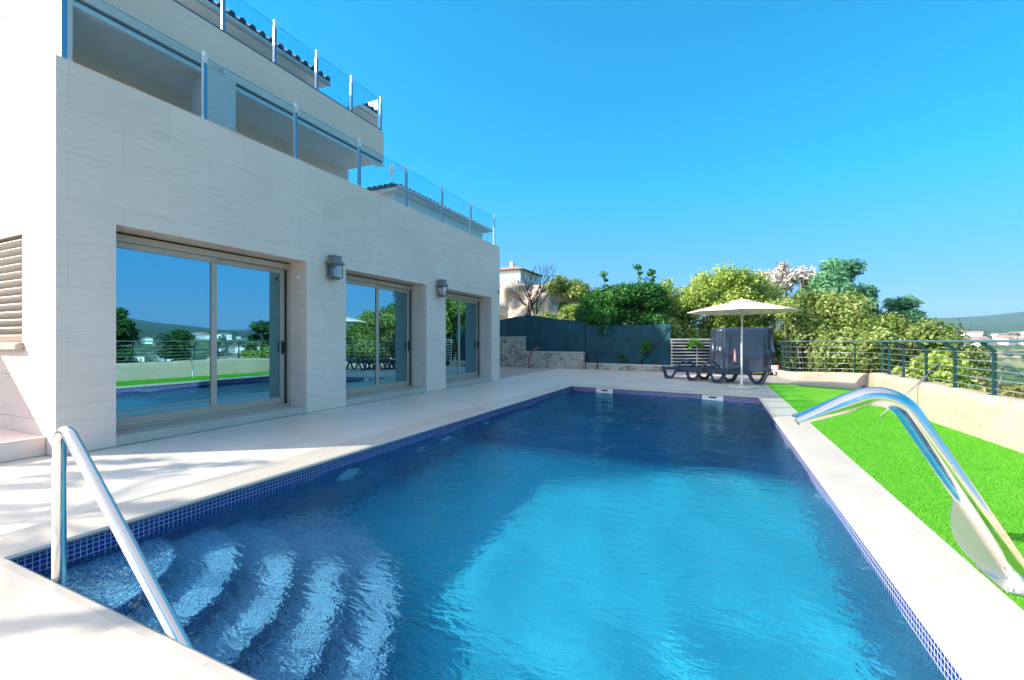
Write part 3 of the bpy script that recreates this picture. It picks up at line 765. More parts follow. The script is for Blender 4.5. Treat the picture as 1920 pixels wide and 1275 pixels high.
for k, (y, z) in enumerate([(3.75, -.46), (5.1, -.55), (5.75, -.5), (7.0, -.42)]):
    lab = ['pale underwater light in the house side pool wall nearest the handrail', 'small pale underwater nozzle beside the shadowed second bay of the pool wall',
           'pale underwater light facing the middle of the pool', 'pale underwater nozzle in the pool wall farthest from the handrail'][k]
    o = thing('pool_light', (XL, y, z), lab, 'pool light', 'round fittings in the house side pool wall')
    m = MB(); r_ = (.16,.08,.14,.09)[k]
    m.tube([(XL+.002,y,z), (XL+.018,y,z), (XL+.022,y,z)], [r_, r_, r_*.86], 20); m.build('ring', M['white'], o)
    m = MB(); m.tube([(XL+.0225,y,z), (XL+.032,y,z), (XL+.038,y,z)], [r_*.8, r_*.7, r_*.35], 20); m.build('lens', M['bulb'], o)

def arc(c, r_, a0, a1, n_, ex, ez):
    c, ex, ez = Vector(c), Vector(ex), Vector(ez)
    return [c + ex*(r_*math.cos(a0+(a1-a0)*k/n_)) + ez*(r_*math.sin(a0+(a1-a0)*k/n_)) for k in range(n_+1)]
# A-shaped handrail at the steps
hr = thing('handrail', (-3.2, 1.13, -.3), 'polished steel handrail bent like an A over the pool steps', 'handrail')
yh = 1.125
pts = [Vector((-3.19,yh,-.302)), Vector((-3.185,yh,0)), Vector((-3.18,yh,.66))]
cx, cz, rb = -3.105, .70, .075
sl = math.atan2(.81, .98)
pts += arc((cx,yh,cz), rb, math.pi, math.pi/2 - sl, 12, (1,0,0), (0,0,1))
last = pts[-1]; dv = Vector((math.cos(sl), 0, -math.sin(sl)))
pts += [last + dv*L for L in (.3, .6, .9, 1.2, 1.5, 1.72)]
m = MB(); m.tube(pts, .029, 20); m.build('rail_tube', M['steel'], hr)
m = MB(); m.lathe((-3.19,yh,-.298), [(.031,.03),(.055,.012),(.06,0)], 20); m.build('base_flange', M['steel'], hr)

# waterfall spout on the lawn edge
sp = thing('waterfall_spout', (1.42, 3.2, 0), 'bent stainless steel waterfall spout leaning over the pool from the lawn edge', 'water spout')
yb_ = 3.17
base = Vector((1.44, yb_, .0)); bend = Vector((.895, yb_, .985)); tip = Vector((.43, yb_-.02, .775))
d1 = (bend-base).normalized(); d2 = (tip-bend).normalized(); rad_b = .17
tl = rad_b*math.tan(math.acos(max(-1, min(1, d1.dot(d2))))/2)
pA = bend - d1*tl; pB = bend + d2*tl
nn = (d2 - d1*d1.dot(d2)).normalized(); cen = pA + nn*rad_b; am = math.acos(d1.dot(d2))
pts = [base, base + d1*.3, base + d1*.6] + [cen - nn*(rad_b*math.cos(am*k/12)) + d1*(rad_b*math.sin(am*k/12)) for k in range(13)]
pts += [pB + d2*L for L in (.08, .16, .24)]
flat = [(1,1)]*(len(pts)-3) + [(1.05,.98), (1.2,.84), (1.4,.68)]
pts += [tip]; flat += [(1.6,.5)]
m = MB(); m.tube(pts, .056, 24, flat, cap=False)
m.build('spout_pipe', M['steel'], sp)
m = MB(); pf = [pts[-4]+Vector((0,0,-.002)), pts[-3], pts[-2], pts[-1]]
m.tube(pts[-2:], [.050,.050], 24, [(1.5,.6),(1.72,.44)], cap=False); m.build('nozzle_lip', M['steel_b'], sp)
m = MB(); fin = []
for k in range(13):
    t = k/12; q = base + d1*(.03 + .46*t); off = .10*math.sin(math.pi*min(1, t*1.02))**.8 + .0
    fin.append((q, q - nn*0 + Vector((-.87,0,-.48)).normalized()*(.056 + off)))
for yy in (-.004, .004): pass
vs = [p + Vector((0,s_,0)) for s_ in (-.004,.004) for pr_ in fin for p in pr_]; N2 = len(fin)*2
fs = [(2*k, 2*k+1, 2*k+3, 2*k+2) for k in range(12)] + [(N2+2*k, N2+2*k+2, N2+2*k+3, N2+2*k+1) for k in range(12)] + [(2*k+1, N2+2*k+1, N2+2*k+3, 2*k+3) for k in range(12)]
m.add(vs, fs); m.build('support_fin', M['steel_b'], sp)
m = MB(); m.prism([(1.30,3.02),(1.60,3.02),(1.60,3.32),(1.30,3.32)], .001, .013)
for a, b in ((1.33,3.05),(1.57,3.05),(1.57,3.29),(1.33,3.29)): m.lathe((a,b,.0135), [(.014,0),(.014,.008),(.001,.01)], 8)
m.build('base_plate', M['steel_b'], sp, .003)
o = thing('pool_pole', (2.42, 9.15, 0), 'thin dark pole leaning on the right hand parapet wall', 'pole')
m = MB(); m.tube([(2.42,9.15,.006), (3.33,9.58,.875)], .013, 8); m.build('shaft', M['steel_b'], o); m = MB(); m.tube([(3.14,9.49,.694), (3.33,9.58,.875)], .017, 8); m.build('grip', M['black'], o)

# ------------------------------------------------------------------ garden furniture
def lounger(origin, label):
    """resin sun lounger; built along +X then turned"""
    o = thing('sun_lounger', (0,0,0), label, 'sun lounger', 'navy resin sun loungers by the parasol')
    key = [(-.02,.36),(.02,.34),(.10,.10),(.16,.025),(.24,.015),(.32,.025),(.40,.12),(.55,.38),(.68,.54),(.80,.605),(.90,.61),(1.02,.55),(1.16,.38),(1.32,.10),(1.40,.025),(1.48,.015),(1.56,.03),(1.66,.18),(1.76,.38)]
    P = []
    for k in range(len(key)-1):
        p0, p1, p2, p3 = (Vector((key[max(0,min(len(key)-1,q))][0], 0, key[max(0,min(len(key)-1,q))][1])) for q in (k-1,k,k+1,k+2))
        for s_ in range(4):
            t = s_/4; P.append(.5*((2*p1) + (p2-p0)*t + (2*p0-5*p1+4*p2-p3)*t*t + (3*p1-p0-3*p2+p3)*t**3))
    P.append(Vector((key[-1][0],0,key[-1][1])))
    for sy in (-.265, .265):
        m = MB(); q = [p + Vector((0,sy,0)) for p in P]
        m.tube(q, [.050 if p.z < .3 else (.040 if p.z > .45 else .045) for p in q], 8, [(.85,.8)]*len(q)); m.build('side_frame', M['resin'], o)
    m = MB(); m.box(-.05, 1.30, -.225, -.19, .29, .385); m.box(-.05, 1.30, .19, .225, .29, .385)
    for k in range(15): m.box(-.05+k*.09, .030+k*.09, -.189, .189, .342, .362)
    m.build('bed', M['resin'], o, .006)
    m = MB(); m.obox((1.60,0,.385), (.30,0,.035), (0,.22,0), (-.002,0,.016))
    for s_ in (-.20,.20): m.bar((1.3,s_,.35), (1.9,s_,.43), .035, .04)
    m.build('backrest', M['resin'], o, .006)
    return o
lg = lounger((0,0,0), 'navy resin sun lounger closest to the parasol pole')
axis = R(2)
def place(o, p): o.location = (p[0]-.22*math.cos(axis), p[1]-.22*math.sin(axis), 0); o.rotation_euler.z = axis; o.scale = (.88, 1, 1)
place(lg, (.0, 14.88))
l2 = copy_tree(lg); l2['label'] = 'navy resin sun lounger in the middle of the three'; place(l2, (-.72, 15.45))
l3 = copy_tree(lg); l3['label'] = 'navy resin sun lounger nearest the rubble stone wall'; place(l3, (-1.48, 16.03))

ps = thing('parasol', (.60, 13.5, 0), 'cream garden parasol with white pole open beside the loungers', 'parasol')
px, py = .60, 13.5
m = MB(); m.tube([(px,py,.03), (px,py,1.2), (px+.01,py,2.28)], [.026,.024,.022], 14); m.build('pole', M['pole_w'], ps)
m = MB(); m.tube([(px,py,.01),(px,py,.32)], .034, 14); m.build('pole_socket', M['pole_w'], ps)
m = MB(); m.lathe((px,py,0), [(.001,.002),(.36,.002),(.36,.025),(.30,.035),(.05,.045),(.04,.1),(.001,.1)], 28); m.build('base_plate', M['cap'], ps)
NR, NS = 48, 10; Vc = []; rt = 1.38
for layer in (0, 1):
    for i in range(NS+1):
        t = i/NS
        for k in range(NR):
            a = 2*math.pi*k/NR; seg = (k % 6)/6; sag = math.sin(math.pi*seg)
            r_ = t*rt*(1 - .045*sag*t); z = 2.33 - .27*t**1.45 - .018*sag*t*(1.6-t) - layer*.012
            Vc.append((px + r_*math.cos(a) + (0 if i else .0), py + r_*math.sin(a), z))
Fc = []
for layer in (0,1):
    b = layer*(NS+1)*NR
    for i in range(NS):
        for k in range(NR): Fc.append((b+i*NR+k, b+(i+1)*NR+k, b+(i+1)*NR+(k+1)%NR, b+i*NR+(k+1)%NR))
b = (NS+1)*NR
for k in range(NR): Fc.append((NS*NR+k, b+NS*NR+k, b+NS*NR+(k+1)%NR, NS*NR+(k+1)%NR))
m = MB(); m.sm = True; m.add(Vc, Fc); m.build('canopy', M['canvas'], ps)
m = MB(); m.lathe((px,py,2.325), [(.30,-.012),(.305,.006),(.22,.028),(.10,.05),(.03,.058),(.022,.1),(.001,.115)], 24); m.build('vent_cap', M['canvas'], ps)
for k in range(8):
    a = 2*math.pi*k/8; e_ = Vector((math.cos(a), math.sin(a), 0)); c = Vector((px,py,0))
    m = MB(); m.tube([c + e_*.03 + Vector((0,0,2.29)), c + e_*.7 + Vector((0,0,2.20)), c + e_*1.34 + Vector((0,0,2.035))], .008, 6); m.tube([c + e_*.03 + Vector((0,0,1.95)), c + e_*.62 + Vector((0,0,2.205))], .007, 6)
    m.build('rib', M['pole_w'], ps)
for s_ in (.42, .46):
    m = MB(); m.tube([(px+s_,py-.1,2.14), (px+s_+.01,py-.1,1.85)], .006, 6); m.build('tie_cord', M['canvas'], ps)

# covered garden swing: a tarpaulin over a bulky frame on castors
cv = thing('covered_furniture', (.88, 19.2, 0), 'bulky garden furniture under a shiny navy tarpaulin behind the loungers', 'covered furniture')
NU, NV = 120, 26; Vc = []; c0 = Vector((.85, 19.35, 0)); du = Vector((1, .24, 0)).normalized(); dn = Vector((-.24, 1, 0)).normalized()
rv = random.Random(4); ph = [rv.uniform(0, 6.28) for _ in range(9)]
for i in range(NV+1):
    t = i/NV
    for k in range(NU):
        a = 2*math.pi*k/NU; ca, sa = math.cos(a), math.sin(a); e_ = .34
        sx = math.copysign(abs(ca)**e_, ca); sy = math.copysign(abs(sa)**e_, sa)
        tt = min(t, .9)/.9
        top = max(0, (t-.9)/.1); shr = 1 - .06*top**2 if top < 1 else .0
        wd = 1.02 + .05*(1-tt)**2; dp = .62 + .06*(1-tt)
        fold = (.028*math.sin(a*9+ph[0]) + .02*math.sin(a*17+ph[1]+tt*2) + .012*math.sin(a*31+ph[2]-3*tt))*(1-tt*.75)*(1-top)
        fold += .04*math.exp(-((a-5.3)/.16)**2)*math.sin(tt*7) + .05*math.exp(-((tt-.42+.05*math.sin(3*a))/.05)**2)
        z = .16 + 1.58*tt + .05*top - .03*math.sin(a*2+1)*(tt > .95)
        if i == NV: wd, dp, z = .001, .001, 1.80
        elif top > 0: wd *= (1-.35*top); dp *= (1-.35*top); z = 1.74 + .05*top
        if i < 2: z += .05*math.sin(a*5)
        p = c0 + du*((wd+fold)*sx) + dn*((dp+fold)*sy); Vc.append((p.x, p.y, z))
m = MB(); m.sm = True
m.add(Vc, [(i*NU+k, i*NU+(k+1)%NU, (i+1)*NU+(k+1)%NU, (i+1)*NU+k) for i in range(NV) for k in range(NU)])
m.build('tarpaulin', M['tarp'], cv)
m = MB(); q = c0 - dn*.72 + du*(-1.06); NB = 14
for z0, z1, o_ in ((.55, 1.22, .16),):
    vs = []
    for i in range(9):
        t = i/8
        for k in range(10):
            a = 2*math.pi*k/10; r_ = .13*math.sin(math.pi*(.12+.8*t)); p = q + du*(math.cos(a)*r_ - .02) + dn*(math.sin(a)*r_*1.5+.45); vs.append((p.x, p.y, z0+(z1-z0)*t))
    m.sm = True; m.add(vs, [(i*10+k, i*10+(k+1)%10, (i+1)*10+(k+1)%10, (i+1)*10+k) for i in range(8) for k in range(10)])
m.build('armrest_cover', M['tarp'], cv)
for s_ in (-.55, .1):
    c = c0 - dn*.55 + du*s_; m = MB(); m.tube([c + du*(-.03) + Vector((0,0,.10)), c + du*.03 + Vector((0,0,.10))], .10, 18); w_ = m.build('wheel', M['rubber'], cv)
    m = MB(); m.tube([c + du*(-.034) + Vector((0,0,.10)), c + du*.034 + Vector((0,0,.10))], .05, 14); m.build('hub', M['steel_b'], w_)
c = c0 - dn*.70 + du*.93
m = MB(); m.obox(c + Vector((0,0,.24)), du*.10, dn*.06, (0,0,.12)); m.build('corner_block', M['white'], cv, .03)
m = MB(); m.obox(c + du*.12 + Vector((0,0,.30)), du*.03, dn*.05, (0,0,.09)); m.build('reflector', M['red'], cv, .01)
m = MB(); m.tube([c + du*(-.04) + Vector((0,0,.06)), c + du*.04 + Vector((0,0,.06))], .06, 14); m.build('wheel', M['steel_b'], cv)
o = thing('plastic_bag', (.62, 18.3, .0), 'small pink plastic bag hanging in front of the navy tarpaulin', 'bag')
m = MB(); m.lathe((.60,18.45,.42), [(.001,0),(.035,.02),(.045,.16),(.04,.34),(.025,.42),(.03,.46)], 12); m.build('bag_body', M['pink'], o)
m = MB(); m.tube([(.60,18.45,.82),(.58,18.5,.95),(.62,18.62,.98)], .01, 6); m.build('loop', M['pink'], o)

# red hose hoop and small dark rack by the stone wall
o = thing('garden_hose', (-7.9, 19.2, 0), 'red garden hose arching in front of the rubble stone wall', 'hose')
m = MB(); m.tube([(-8.0,19.15,0),(-8.02,19.15,.30),(-7.98,19.15,.55),(-7.85,19.15,.74),(-7.68,19.14,.88),(-7.50,19.12,.97)], [.035]*6, 10); m.build('hose_tube', M['red'], o)
m = MB(); m.tube([(-7.5,19.12,.97),(-7.44,19.12,.99)], .026, 8); m.build('nozzle', M['black'], o)
o = thing('towel_rack', (-5.1, 19.45, 0), 'low dark tubular rack standing at the end of the stone wall', 'rack')
for s_ in (0, .55):
    m = MB(); m.tube([(-5.36+s_,19.35,0),(-5.36+s_,19.35,.60),(-5.33+s_,19.35,.66)], .022, 8); m.build('leg', M['black'], o)
for z in (.66, .45):
    m = MB(); m.tube([(-5.36,19.35,z),(-4.80,19.35,z)], .02, 8); m.build('crossbar', M['black'], o)

# ------------------------------------------------------------------ boundary walls and fences
wl = thing('stone_wall', (-8, 19.7, 0), 'rubble stone wall stepping down behind the far deck', 'wall')
m = MB()
def wseg(a, b, z, w=.30):
    a, b = Vector((*a,0)), Vector((*b,0)); dd = (b-a).normalized(); nn_ = Vector((-dd.y, dd.x, 0))
    m.add([a, b, b+nn_*w, a+nn_*w] + [p + Vector((0,0,z)) for p in (a, b, b+nn_*w, a+nn_*w)], [(0,1,5,4),(1,2,6,5),(2,3,7,6),(3,0,4,7),(4,5,6,7)])
    c.add([p + Vector((0,0,z+.002)) for p in (a-nn_*.02, b-nn_*.02, b+nn_*(w+.02), a+nn_*(w+.02))] + [p + Vector((0,0,z+.045)) for p in (a-nn_*.02, b-nn_*.02, b+nn_*(w+.02), a+nn_*(w+.02))], [(0,1,5,4),(1,2,6,5),(2,3,7,6),(3,0,4,7),(4,5,6,7)])
c = MB()
wseg((-12.2,20.75), (-8.62,19.78), 1.44); wseg((-8.60,19.80), (-5.52,19.62), .72); wseg((-5.50,19.65), (-1.60,18.95), .22)
m.build('masonry', M['rubble'], wl); c.build('wall_cap', M['cap'], wl)

def net_panel(a, b, z0, za, zb, label):
    o = thing('fence_panel', (*a, z0), label, 'fence', 'blue green netting fence panels')
    a, b = Vector((*a,0)), Vector((*b,0)); n_ = 26; m = MB(); rr = random.Random(int(abs(a.x)*100))
    for s_ in (0, .012):
        vs = []
        for i in range(n_+1):
            t = i/n_; p = a.lerp(b, t); wv = .02*math.sin(t*19+1) + .012*math.sin(t*47) + s_
            for kz in range(7):
                tz_ = kz/6; zz = z0 + (za+(zb-za)*t + .025*math.sin(t*9) - z0)*tz_; vs.append((p.x, p.y - wv*(.4+tz_*.6), zz))
        m.sm = True; m.add(vs, [(i*7+k, (i+1)*7+k, (i+1)*7+k+1, i*7+k+1) for i in range(n_) for k in range(6)])
    m.build('netting', M['net'], o)
    for p, zt_ in ((a, za), (b, zb)):
        m = MB(); m.tube([(p.x, p.y+.04, 0), (p.x, p.y+.04, zt_+.08)], .025, 8); m.build('post', M['rail'], o)
    return o
net_panel((-8.6,20.15), (-5.56,20.05), .5, 2.55, 2.15, 'tall shaded blue green netting fence behind the red hose')
pn = net_panel((-5.5,20.0), (-1.75,19.35), .2, 1.98, 1.95, 'blue green netting fence with a diagonal brace under the ivy hedge')
m = MB(); m.tube([(-3.02,19.48,.28), (-1.85,19.27,1.85)], .022, 8); m.build('brace', M['black'], pn)
net_panel((-12.0,21.2), (-8.66,20.2), 1.4, 2.3, 2.5, 'dark netting fence above the tallest stretch of stone wall')

o = thing('slatted_fence', (-1.0, 19.0, 0), 'pale horizontal slatted fence beside the navy covered furniture', 'fence')
a, b = Vector((-1.72,18.95,0)), Vector((.25,19.9,0)); dd = (b-a).normalized(); nn_ = Vector((-dd.y, dd.x, 0))
for k in range(9):
    z = .30 + k*.128; m = MB(); m.bar(a + Vector((0,0,z)), b + Vector((0,0,z)), .03, .045 if k < 8 else .07); m.build('slat', M['slat'], o, .004)
for t in (.03, .5, .97):
    p = a.lerp(b, t) + nn_*.03; m = MB(); m.box(p.x-.02, p.x+.02, p.y-.02, p.y+.02, 0, 1.36); m.build('post', M['slat'], o)
m = MB(); m.obox((a+b)/2 + nn_*.09 + Vector((0,0,.68)), (b-a)/2, nn_*.006, (0,0,.64)); m.build('backing_sheet', M['shadowgap'], o)

# cream parapet wall along the lawn
wp = [(3.38,-2.5,.56), (3.28,2.0,.55), (3.1,6.88,.555), (3.02,9.0,.57), (2.97,11.15,.585), (3.2,12.6,.54), (3.55,14.4,.43), (3.85,16.0,.32), (3.6,16.9,.27), (3.0,17.1,.25), (2.4,17.2,.24), (2.15,17.6,.22), (2.05,18.2,.2), (2.0,18.8,.2), (2.0,19.4,.2)]
def catmull(K, n_):
    out = []
    for k in range(len(K)-1):
        p0, p1, p2, p3 = (Vector(K[max(0,min(len(K)-1,q))]) for q in (k-1,k,k+1,k+2))
        for s_ in range(n_):
            t = s_/n_; out.append(.5*((2*p1) + (p2-p0)*t + (2*p0-5*p1+4*p2-p3)*t*t + (3*p1-p0-3*p2+p3)*t**3))
    out.append(Vector(K[-1])); return out
wc = catmull(wp, 8)
m = MB(); prof_n = 8; vs = []
for k, p in enumerate(wc):
    t = (wc[min(k+1,len(wc)-1)] - wc[max(k-1,0)]); t.z = 0; t.normalize(); nr_ = Vector((t.y, -t.x, 0))   # outward (away from lawn)
    z = p.z; q = Vector((p.x, p.y, 0)); rv2 = .012*math.sin(k*1.7)
    for off, zz in ((0,-.1),(rv2,z-.10),(.012,z-.04),(.04,z-.008),(.09,z),(.24,z+.004),(.29,z-.02),(.31,z-.06),(.31,-1.2)): vs.append(q + nr_*off + Vector((0,0,zz)))
m.sm = True; m.add(vs, [(k*9+i, (k+1)*9+i, (k+1)*9+i+1, k*9+i+1) for k in range(len(wc)-1) for i in range(8)])
tag(m.build('parapet_wall', M['cream']), 'low cream rendered parapet wall curving along the lawn', 'wall')

rl = thing('railing', (3.25, 7.0, .56), 'teal railing with angled posts and thin wires on the cream parapet', 'railing')
def wall_at(f):
    k = min(int(f), len(wc)-2); p = wc[k].lerp(wc[k+1], f-k); t = wc[k+1]-wc[k]; t.z = 0; t.normalize()
    return Vector((p.x, p.y, 0)) + Vector((t.y,-t.x,0))*.17, p.z, Vector((t.y,-t.x,0))
rp = []
for k in range(len(wc)):
    p, z, no = wall_at(min(k, len(wc)-1.001)); rp.append((p, z, no))
def at_y(Y):
    for k in range(len(rp)-1):
        if rp[k][0].y <= Y <= rp[k+1][0].y and rp[k][0].y < 13.6: t = (Y-rp[k][0].y)/(rp[k+1][0].y-rp[k][0].y); return rp[k][0].lerp(rp[k+1][0], t), rp[k][1], rp[k][2]
post_at = [at_y(Y) for Y in (2.9, 3.9, 4.9, 5.9, 6.85, 7.78, 8.72, 9.62, 10.5, 11.3, 12.4)] + [rp[62], rp[70], rp[84], rp[92], rp[98], rp[103], rp[108]]
for p, z, no in post_at:
    m = MB(); t = Vector((-no.y, no.x, 0)); top = 1.13
    m.obox(p + Vector((0,0,(z+top)/2)), t*.011, no*.021, (0,0,(top-z)/2)); e_ = p - no*.13 + Vector((0,0,1.235))
    m.bar(p + Vector((0,0,top-.015)), e_, .022, .042); m.obox(p + Vector((0,0,z+.006)), t*.05, no*.05, (0,0,.006))
    m.build('post', M['rail'], rl, .003)
top = [q[0] - q[2]*.13 + Vector((0,0,1.252)) for q in rp]
m = MB(); m.tube(top, .017, 10); m.build('top_rail', M['rail_lt'], rl)
for f in (.13, .32, .51, .70, .89):
    m = MB(); m.tube([q[0] + Vector((0,0,q[1] + (1.17-q[1])*f)) for q in rp], .0065, 6); m.build('wire', M['wire'], rl)

# ------------------------------------------------------------------ vegetation
def leaves(blobs, n_, size, seed, flat=.35, shell=.45, elong=1.6):
    """leaf-sized faces scattered through the lumps of a crown; returns V, F, tone"""
    r = np.random.default_rng(seed); B = np.array(blobs, float)
    vol = (B[:,3]*B[:,4]*B[:,5])**.75; idx = r.choice(len(B), n_, p=vol/vol.sum())
    d_ = r.normal(size=(n_,3)); d_ /= np.linalg.norm(d_, axis=1)[:,None]
    rr_ = r.uniform(0, 1, n_)**shell; P = B[idx,:3] + d_*rr_[:,None]*B[idx,3:6]*(1 + .12*r.normal(size=n_))[:,None]
    nrm = d_*.8 + r.normal(size=(n_,3))*.65 + np.array([0,0,flat]); nrm /= np.linalg.norm(nrm, axis=1)[:,None]
    t = np.cross(nrm, r.normal(size=(n_,3))); t /= np.linalg.norm(t, axis=1)[:,None]; b_ = np.cross(nrm, t)
    s_ = size*r.uniform(.6, 1.35, n_)[:,None]
    V = np.stack([P - t*s_*elong*.5, P + b_*s_*.42 + nrm*s_*.1, P + t*s_*elong*.5, P - b_*s_*.42 + nrm*s_*.1], 1).reshape(-1,3)
    tone = np.clip(.42 + .2*r.normal(size=n_) + .16*r.normal(size=len(B))[idx], 0, 1)
    return V, np.arange(n_*4).reshape(-1,4), tone
def lumps(x0, x1, y0, y1, z0, ztop, n_, r0, r1, seed):
    """overlapping lumps filling a hedge; ztop = function of x"""
    r = random.Random(seed); o = []
    for _ in range(n_):
        x, y = r.uniform(x0, x1), r.uniform(y0, y1); q = r.uniform(r0, r1); zt_ = ztop(x); z = z0 + (zt_-q*.8-z0)*r.random()**.6
        o.append((x, y, z, q*r.uniform(.8,1.3), q*r.uniform(.8,1.2), q*r.uniform(.7,1.05)))
    return o
def plant(name, loc, label, cat, blobs, n_, size, mat, seed, trunk=None, group=None, part='crown', tm=None, **kw):
    o = thing(name, loc, label, cat, group)
    V, F, tn = leaves(blobs, n_, size, seed, **kw); np_mesh(part, V, F, mat, o, tn)
    if trunk:
        m = MB()
        for pts_, r_ in trunk: m.tube(pts_, r_, 7)
        m.build('trunk', tm or M['bark'], o)
    return o
def stems(x0, x1, y, z0, z1, n_, seed, rad_=.03):
    r = random.Random(seed); out = []
    for _ in range(n_):
        x = r.uniform(x0, x1); yy = y + r.uniform(-.3,.3); dx, dy = r.uniform(-.5,.5), r.uniform(-.3,.3)
        out.append(([(x,yy,z0),(x+dx*.3,yy+dy*.4,z0+(z1-z0)*.4),(x+dx,yy+dy,z1)], [rad_*1.2, rad_, rad_*.5]))
    return out
ip = lambda xs_, zs_: (lambda x: float(np.interp(x, xs_, zs_)))
plant('ivy_hedge', (-3.9,20.6,0), 'dark green ivy hedge tumbling over the blue green netting', 'hedge',
      lumps(-5.9, -2.2, 20.0, 21.4, 1.9, ip([-5.9,-5.2,-4.3,-3,-2.2],[3.3,3.9,4.15,4.05,3.8]), 60, .3, .65, 2) + [(-4.3,19.95,1.75,.8,.25,.35),(-3.4,19.85,1.85,.6,.25,.3),(-2.7,19.7,2.0,.6,.25,.3)],
      30000, .09, M['ivy'], 3, stems(-5.6,-2.3,20.7,0,3.2,9,4), tm=M['bark_d'])
plant('vine_sprig', (-2.75,19.4,.9), 'bright green vine sprig hanging on the netting left of the brace', 'plant', [(-2.75,19.44,1.15,.17,.05,.28),(-2.65,19.42,.95,.2,.05,.15),(-2.85,19.44,.85,.15,.05,.12)], 130, .10, M['vine'], 5, part='foliage')
plant('vine_sprig', (-3.75,19.6,.4), 'little green weed low on the netting below the ivy', 'plant', [(-3.75,19.6,.52,.16,.05,.10)], 45, .10, M['vine'], 6, part='foliage')
plant('vine_sprig', (-1.0,19.1,1.0), 'green creeper growing through the pale slatted fence', 'plant', [(-.85,19.2,1.25,.22,.08,.14),(-.6,19.3,1.1,.15,.06,.1),(-1.0,19.15,1.05,.12,.06,.16)], 110, .10, M['vine'], 7, part='foliage')
for k, (x, y, zt_) in enumerate([(-4.9,20.9,4.55),(-3.3,20.8,4.75),(-2.75,21,4.5)]):
    lab = ['dark seedling tuft rising at the left end of the ivy hedge top', 'tallest dark twig tuft above the middle of the ivy hedge', 'short dark twig tuft where ivy meets the pale hedge'][k]
    plant('twig_tuft', (x,y,3.6), lab, 'plant', [(x,y,zt_-.12,.2,.15,.16),(x+.1,y,zt_-.4,.14,.1,.12)], 70, .11, M['ivy'], 30+k, [([(x,y,3.5),(x+.04,y,zt_-.1)], [.02,.012])], part='foliage', tm=M['bark_d'])
plant('tall_hedge', (0,22,0), 'tall rounded yellow green hedge behind the parasol', 'hedge',
      lumps(-3.1, 2.1, 20.9, 23.2, .2, ip([-3.1,-2.3,-1.5,-.6,.6,1.5,2.1],[4.0,4.35,4.4,4.5,4.75,4.4,3.9]), 115, .3, .7, 8), 46000, .088, M['hedge'], 9, stems(-2.2,2.1,21.6,0,3.2,7,10,.02), tm=M['bark'])
plant('flowering_shrub', (2.7,24,0), 'grey white flowering shrub with bare twigs above the tall hedge', 'shrub',
      lumps(1.7, 4.2, 23.6, 25.0, 2.6, ip([1.7,2.2,3.0,3.7,4.2],[4.4,5.0,4.95,4.6,4.1]), 34, .22, .45, 11), 4200, .10, M['greyleaf'], 12, stems(1.8,4.0,24.2,0,4.7,34,13,.02), tm=M['twig'], elong=2.4)
def pine_tree(x, y, z0, zt_, wid, label, seed, mat=M['pine'], n_=9000, size=.13, cone=False, group=None):
    r = random.Random(seed); bl = []; tr = [([(x,y,z0),(x+.1,y,z0+(zt_-z0)*.5),(x,y,zt_-.15)], [.16,.1,.03])]
    for k in range(44):
        t = r.uniform(.12, 1); z = z0 + (zt_-z0)*t; rad_ = wid*((1-t)**.8*1.05+.06 if cone else math.sin(math.pi*min(1, .18+.78*t))**.6)*r.uniform(.35,1)
        a = r.uniform(0, 6.28); bx_, by_ = x+math.cos(a)*rad_, y+math.sin(a)*rad_; q = r.uniform(.22,.42)*(wid/1.6)**.5
        bl.append((bx_, by_, z + (0 if not cone else -.1*rad_), q*1.4, q*1.4, q*(.55 if cone else .95))); tr.append(([(x,y,z-.35),(bx_,by_,z-.05)], [.035,.012]))
    return plant('pine_tree' if not cone else 'conifer_tree', (x,y,z0), label, 'tree', bl, n_, size, mat, seed, tr, group, tm=M['bark_d'], elong=2.6)
pine_tree(4.6, 23.6, -.9, 4.75, 1.75, 'blue green feathery tree rising highest above the pale bushes', 41, n_=24000, size=.09)
pine_tree(7.5, 25.5, -2.0, 3.0, 1.2, 'small blue green feathery tree peeping over the pale bush at right', 42, n_=12000, size=.09)
plant('pale_bush', (3.2,19.5,0), 'pale olive bush filling the railing behind the tarpaulin', 'bush',
      lumps(2.2, 4.6, 18.6, 21.0, -.3, ip([2.2,3,4.6],[2.9,3.3,3.1]), 60, .3, .6, 14), 28000, .085, M['bush'], 15, stems(2.4,4.4,19.6,-.6,2.4,14,16))
plant('pale_bush', (5.6,18.5,-.6), 'pale olive bush with domed top at the bend of the railing', 'bush',
      lumps(4.3, 6.9, 17.0, 20.2, -.8, ip([4.3,5.2,6.0,6.9],[2.0,2.35,2.05,1.4]), 70, .3, .6, 17), 34000, .078, M['bush'], 18, stems(4.5,6.5,18.4,-1.2,1.6,14,19))
plant('dark_shrub', (4.6,12.7,-.6), 'low dark green shrub showing between the railing wires', 'shrub',
      lumps(4.1, 4.9, 12.3, 14.4, -.9, ip([4.2,4.9,5.6],[.95,1.1,.7]), 30, .22, .42, 20), 6500, .10, M['hedge'], 22, stems(4.4,5.3,13.2,-1.2,.5,8,23))
plant('dry_grass_tuft', (5.6,14.2,-1.2), 'tall yellow green grass growing on the slope outside the railing', 'plant',
      lumps(4.9, 6.9, 12.8, 16.4, -1.6, ip([4.9,5.6,6.9],[.30,.42,.2]), 60, .22, .42, 24), 9000, .085, M['dry'], 25, part='foliage', elong=3.2)
